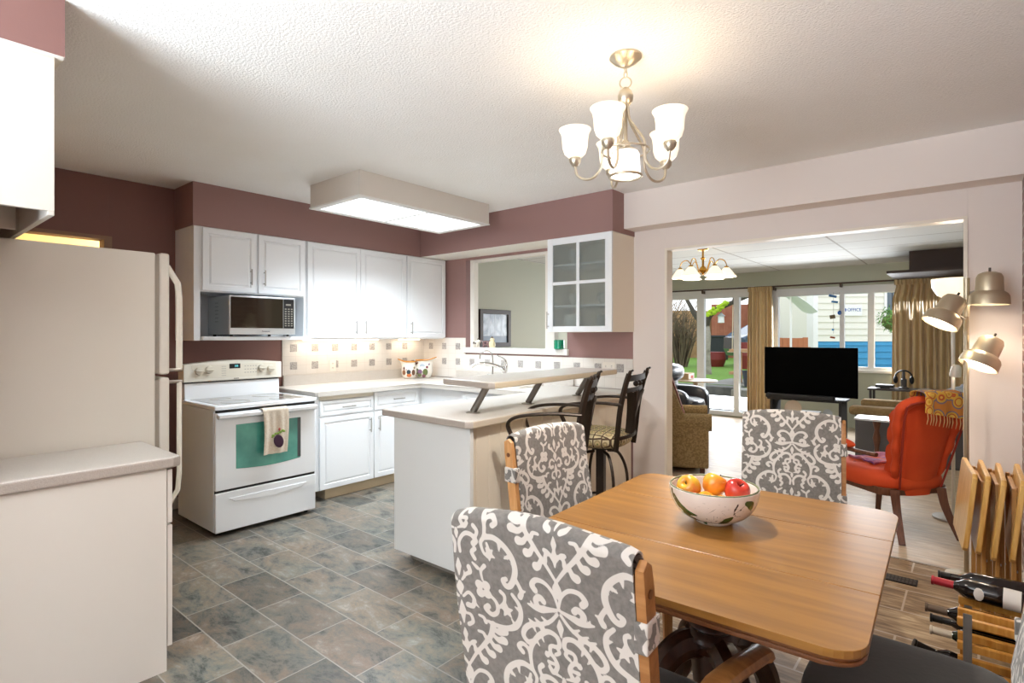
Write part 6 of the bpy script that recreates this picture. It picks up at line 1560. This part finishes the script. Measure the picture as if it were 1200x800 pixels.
for k in range(420):
    d = Vector((rs.gauss(0, 1), rs.gauss(0, 1), rs.gauss(0, 1))).normalized(); p = hc+d*rs.uniform(.16, .27); q = p+Vector((rs.uniform(-.05, .05), rs.uniform(-.05, .05), rs.uniform(-.07, .02)))
    n_ = d.cross(Vector((0, 0, 1))).normalized()*.018 if abs(d.z) < .98 else Vector((.018, 0, 0)); a = bm.verts.new(p-n_); b_ = bm.verts.new(p+n_); c_ = bm.verts.new(q); bm.faces.new((a, b_, c_))
obj('foliage', bm, mat('fern green', '#3f7a3a', .8, var=(8, '#7aa04a')), t, 0, kind='stuff')
obj('basket', blob(B(), hc+Vector((0, 0, -.06)), (.17, .17, .15), 2), mat('basket moss', '#5e6a34', .9), t)
obj('hanger', cyl(B(), hc, hc+Vector((0, 0, .9)), .008, 6), BLK, t)
# porch with a white awning and a low wood fence
t = thing('white_awning', 'sagging white fabric awning on thin posts outside the window', 'awning', (-3.2, 14.4, .34))
def awn(u, v):
    p = Vector((-3.95, 13.95, 0)).lerp(Vector((-2.98, 14.75, 0)), u); dep = Vector((-.64, .768, 0))
    z = 2.62-.55*u**2.2-.12*v*(1-v)*4*(.4+u) ; return p+dep*(v*1.2-.3)+Vector((0, 0, z+.35*v-.1))
bm = B(); grid(bm, awn, 20, 12); solid(bm, .01); obj('canopy', bm, mat('awning white', '#e6e8ea', .7), t, 80)
for u in (.08, .62): p = Vector(awn(u, .25)); obj('post', cyl(B(), (p.x, p.y, .34), (p.x, p.y, p.z), .025, 8), WHT, t)
fence((-4.15, 15.9), (-3.35, 16.6), .34, 1.35, mat('orange cedar', '#b5714e', .8), 'low orange cedar fence panel under the white awning')
t = thing('white_shed', 'white outbuilding with dark windows behind the awning', 'shed', (-6.5, 25.8, .3), ha, local=True)
obj('walls', box(B(), (0, 0, 0), (2.1, 2, 2.7)), mat('shed white', '#d9dcdc', .7), t, 0)
for x in (.45, 1.25): obj('dark_window', box(B(), (x, -.02, .5), (x+.5, .02, 2.2)), mat('shed window dark', '#3b444c', .2), t, 0)
obj('roof', prism(B(), [(-.2, 2.7), (2.2, 2.7), (2.2, 2.85), (1.0, 3.1), (-.2, 2.85)], -.1, 2.2, 0), mat('shed roof grey', '#7a8088', .8), t, 0)
# ------------------------------------------------------------------ light
w = bpy.data.worlds.new('world'); SC.world = w; w.use_nodes = True
nt = w.node_tree; bg = nt.nodes['Background']
tc = nt.nodes.new('ShaderNodeTexCoord'); sp = nt.nodes.new('ShaderNodeSeparateXYZ'); r = nt.nodes.new('ShaderNodeValToRGB')
nt.links.new(tc.outputs['Generated'], sp.inputs[0]); nt.links.new(sp.outputs['Z'], r.inputs[0]); nt.links.new(r.outputs[0], bg.inputs[0])
r.color_ramp.elements[0].color = (.93, .95, .97, 1); r.color_ramp.elements[1].color = (.75, .85, 1, 1)
bg.inputs[1].default_value = 1.1
def lamp(kind, name, loc, e, col, size=.1, rot=(0, 0, 0), sy=None, spot=None, spread=None):
    l = bpy.data.lights.new(name, kind); l.energy = e; l.color = col
    if kind == 'AREA':
        l.size = size
        if sy: l.shape = 'RECTANGLE'; l.size_y = sy
        if spread: l.spread = math.radians(spread)
    elif kind == 'SPOT': l.shadow_soft_size = size; l.spot_size = math.radians(spot or 90); l.spot_blend = .6
    else: l.shadow_soft_size = size
    o = bpy.data.objects.new(name, l); C.objects.link(o); o.location = loc; o.rotation_euler = rot
    return o
WARM, COOL, DAY = (1, .87, .72), (.93, .97, 1), (.9, .95, 1)
# kitchen fluorescent box
lamp('AREA', 'fluorescent_light', (-3.7, 3.02, 2.405), 28, (.82, .92, 1), .6, (0, 0, 0), 1.3, spread=128)
lamp('AREA', 'under_cabinet_light', (-4.9, 3.2, 1.355), .7, WARM, .05, (0, 0, 0), 1.0)
lamp('AREA', 'under_cabinet_light', (-4.9, 4.05, 1.355), .25, WARM, .05, (0, 0, 0), .35)
# chandelier
for p in LAMPS: lamp('POINT', 'chandelier_light', p, .22, WARM, .03)
lamp('AREA', 'chandelier_downlight', (-1.137, 2.118, 2.07), 14, (1, .95, .88), .1)
# fill lamps added behind the camera, mostly tilted up; daylight through living room glazing
lamp('AREA', 'added_ceiling_fill', (-1.0, -1.98, 1.4), 66, (.82, .91, 1), .8, (math.radians(148), 0, 0), 1.65, spread=115)
lamp('AREA', 'added_ceiling_fill', (-2.05, -1.98, 1.4), 34, (.82, .91, 1), .9, (math.radians(148), 0, 0), 1.65, spread=115)
lamp('AREA', 'added_south_fill', (-1.5, -1.97, 1.4), 21, (.80, .90, 1), 1.8, (math.radians(90), 0, 0), 1.65)
lamp('AREA', 'sliding_door_daylight', (-3.8, 9.72, 1.0), 26, DAY, 1.8, (math.radians(-80), 0, 0), 1.8, spread=140)
lamp('AREA', 'window_daylight', (-1.4, 9.72, 1.4), 60, DAY, 2.2, (math.radians(-80), 0, 0), 1.0, spread=140)
for p in LAMPS2: lamp('POINT', 'brass_chandelier_light', p, 3, WARM, .03)
lamp('POINT', 'torchiere_light', TORCH, 12, WARM, .05)
for c, d in SPOTS:
    o = lamp('SPOT', 'pole_lamp_light', c, 4, WARM, .04, spot=120); o.rotation_mode = 'QUATERNION'; o.rotation_quaternion = Vector((0, 0, -1)).rotation_difference(d)
lamp('POINT', 'hall_light', (-5.55, 1.9, 2.2), 30, (1, .85, .55), .2)
vs = SC.view_settings; vs.view_transform = 'Standard'; vs.look = 'None'; vs.gamma = 1; vs.exposure = .8; vs.use_curve_mapping = False
SC.cycles.use_denoising = True; SC.cycles.max_bounces = 10; SC.cycles.diffuse_bounces = 5; SC.cycles.sample_clamp_indirect = 6

# ------------------------------------------------------------------ things that repeat share a group phrase
GR = {'dining_chair': 'dining chairs around the oak table', 'bar_stool': 'bar stools at the peninsula', 'tray_table': 'folded tray tables in the stand',
      'wine_bottle': 'wine bottles lying in the rack', 'apple': 'apples in the painted bowl', 'ceramic_pitcher': 'ceramic pitchers in the counter corner',
      'bare_shrub': 'bare shrubs at the lawn edge', 'curtain': 'gold living room curtains', 'crockery_pot': 'crockery in the glass-front cabinet',
      'wall_outlet': 'wall outlets on the tiles', 'cow_figurine': 'cow figurines on the ledge', 'garden_tub': 'red garden tubs', 'board_fence': 'garden fences',
      'wall_cabinet': 'white kitchen wall cabinets', 'base_cabinet': 'white kitchen base cabinets', 'cushion': 'cushions on the sofa end'}
for o in SC.objects:
    k = o.name.split('.')[0]
    if not o.parent and k in GR and o.get('label'): o['group'] = GR[k]
bpy.context.view_layer.update()
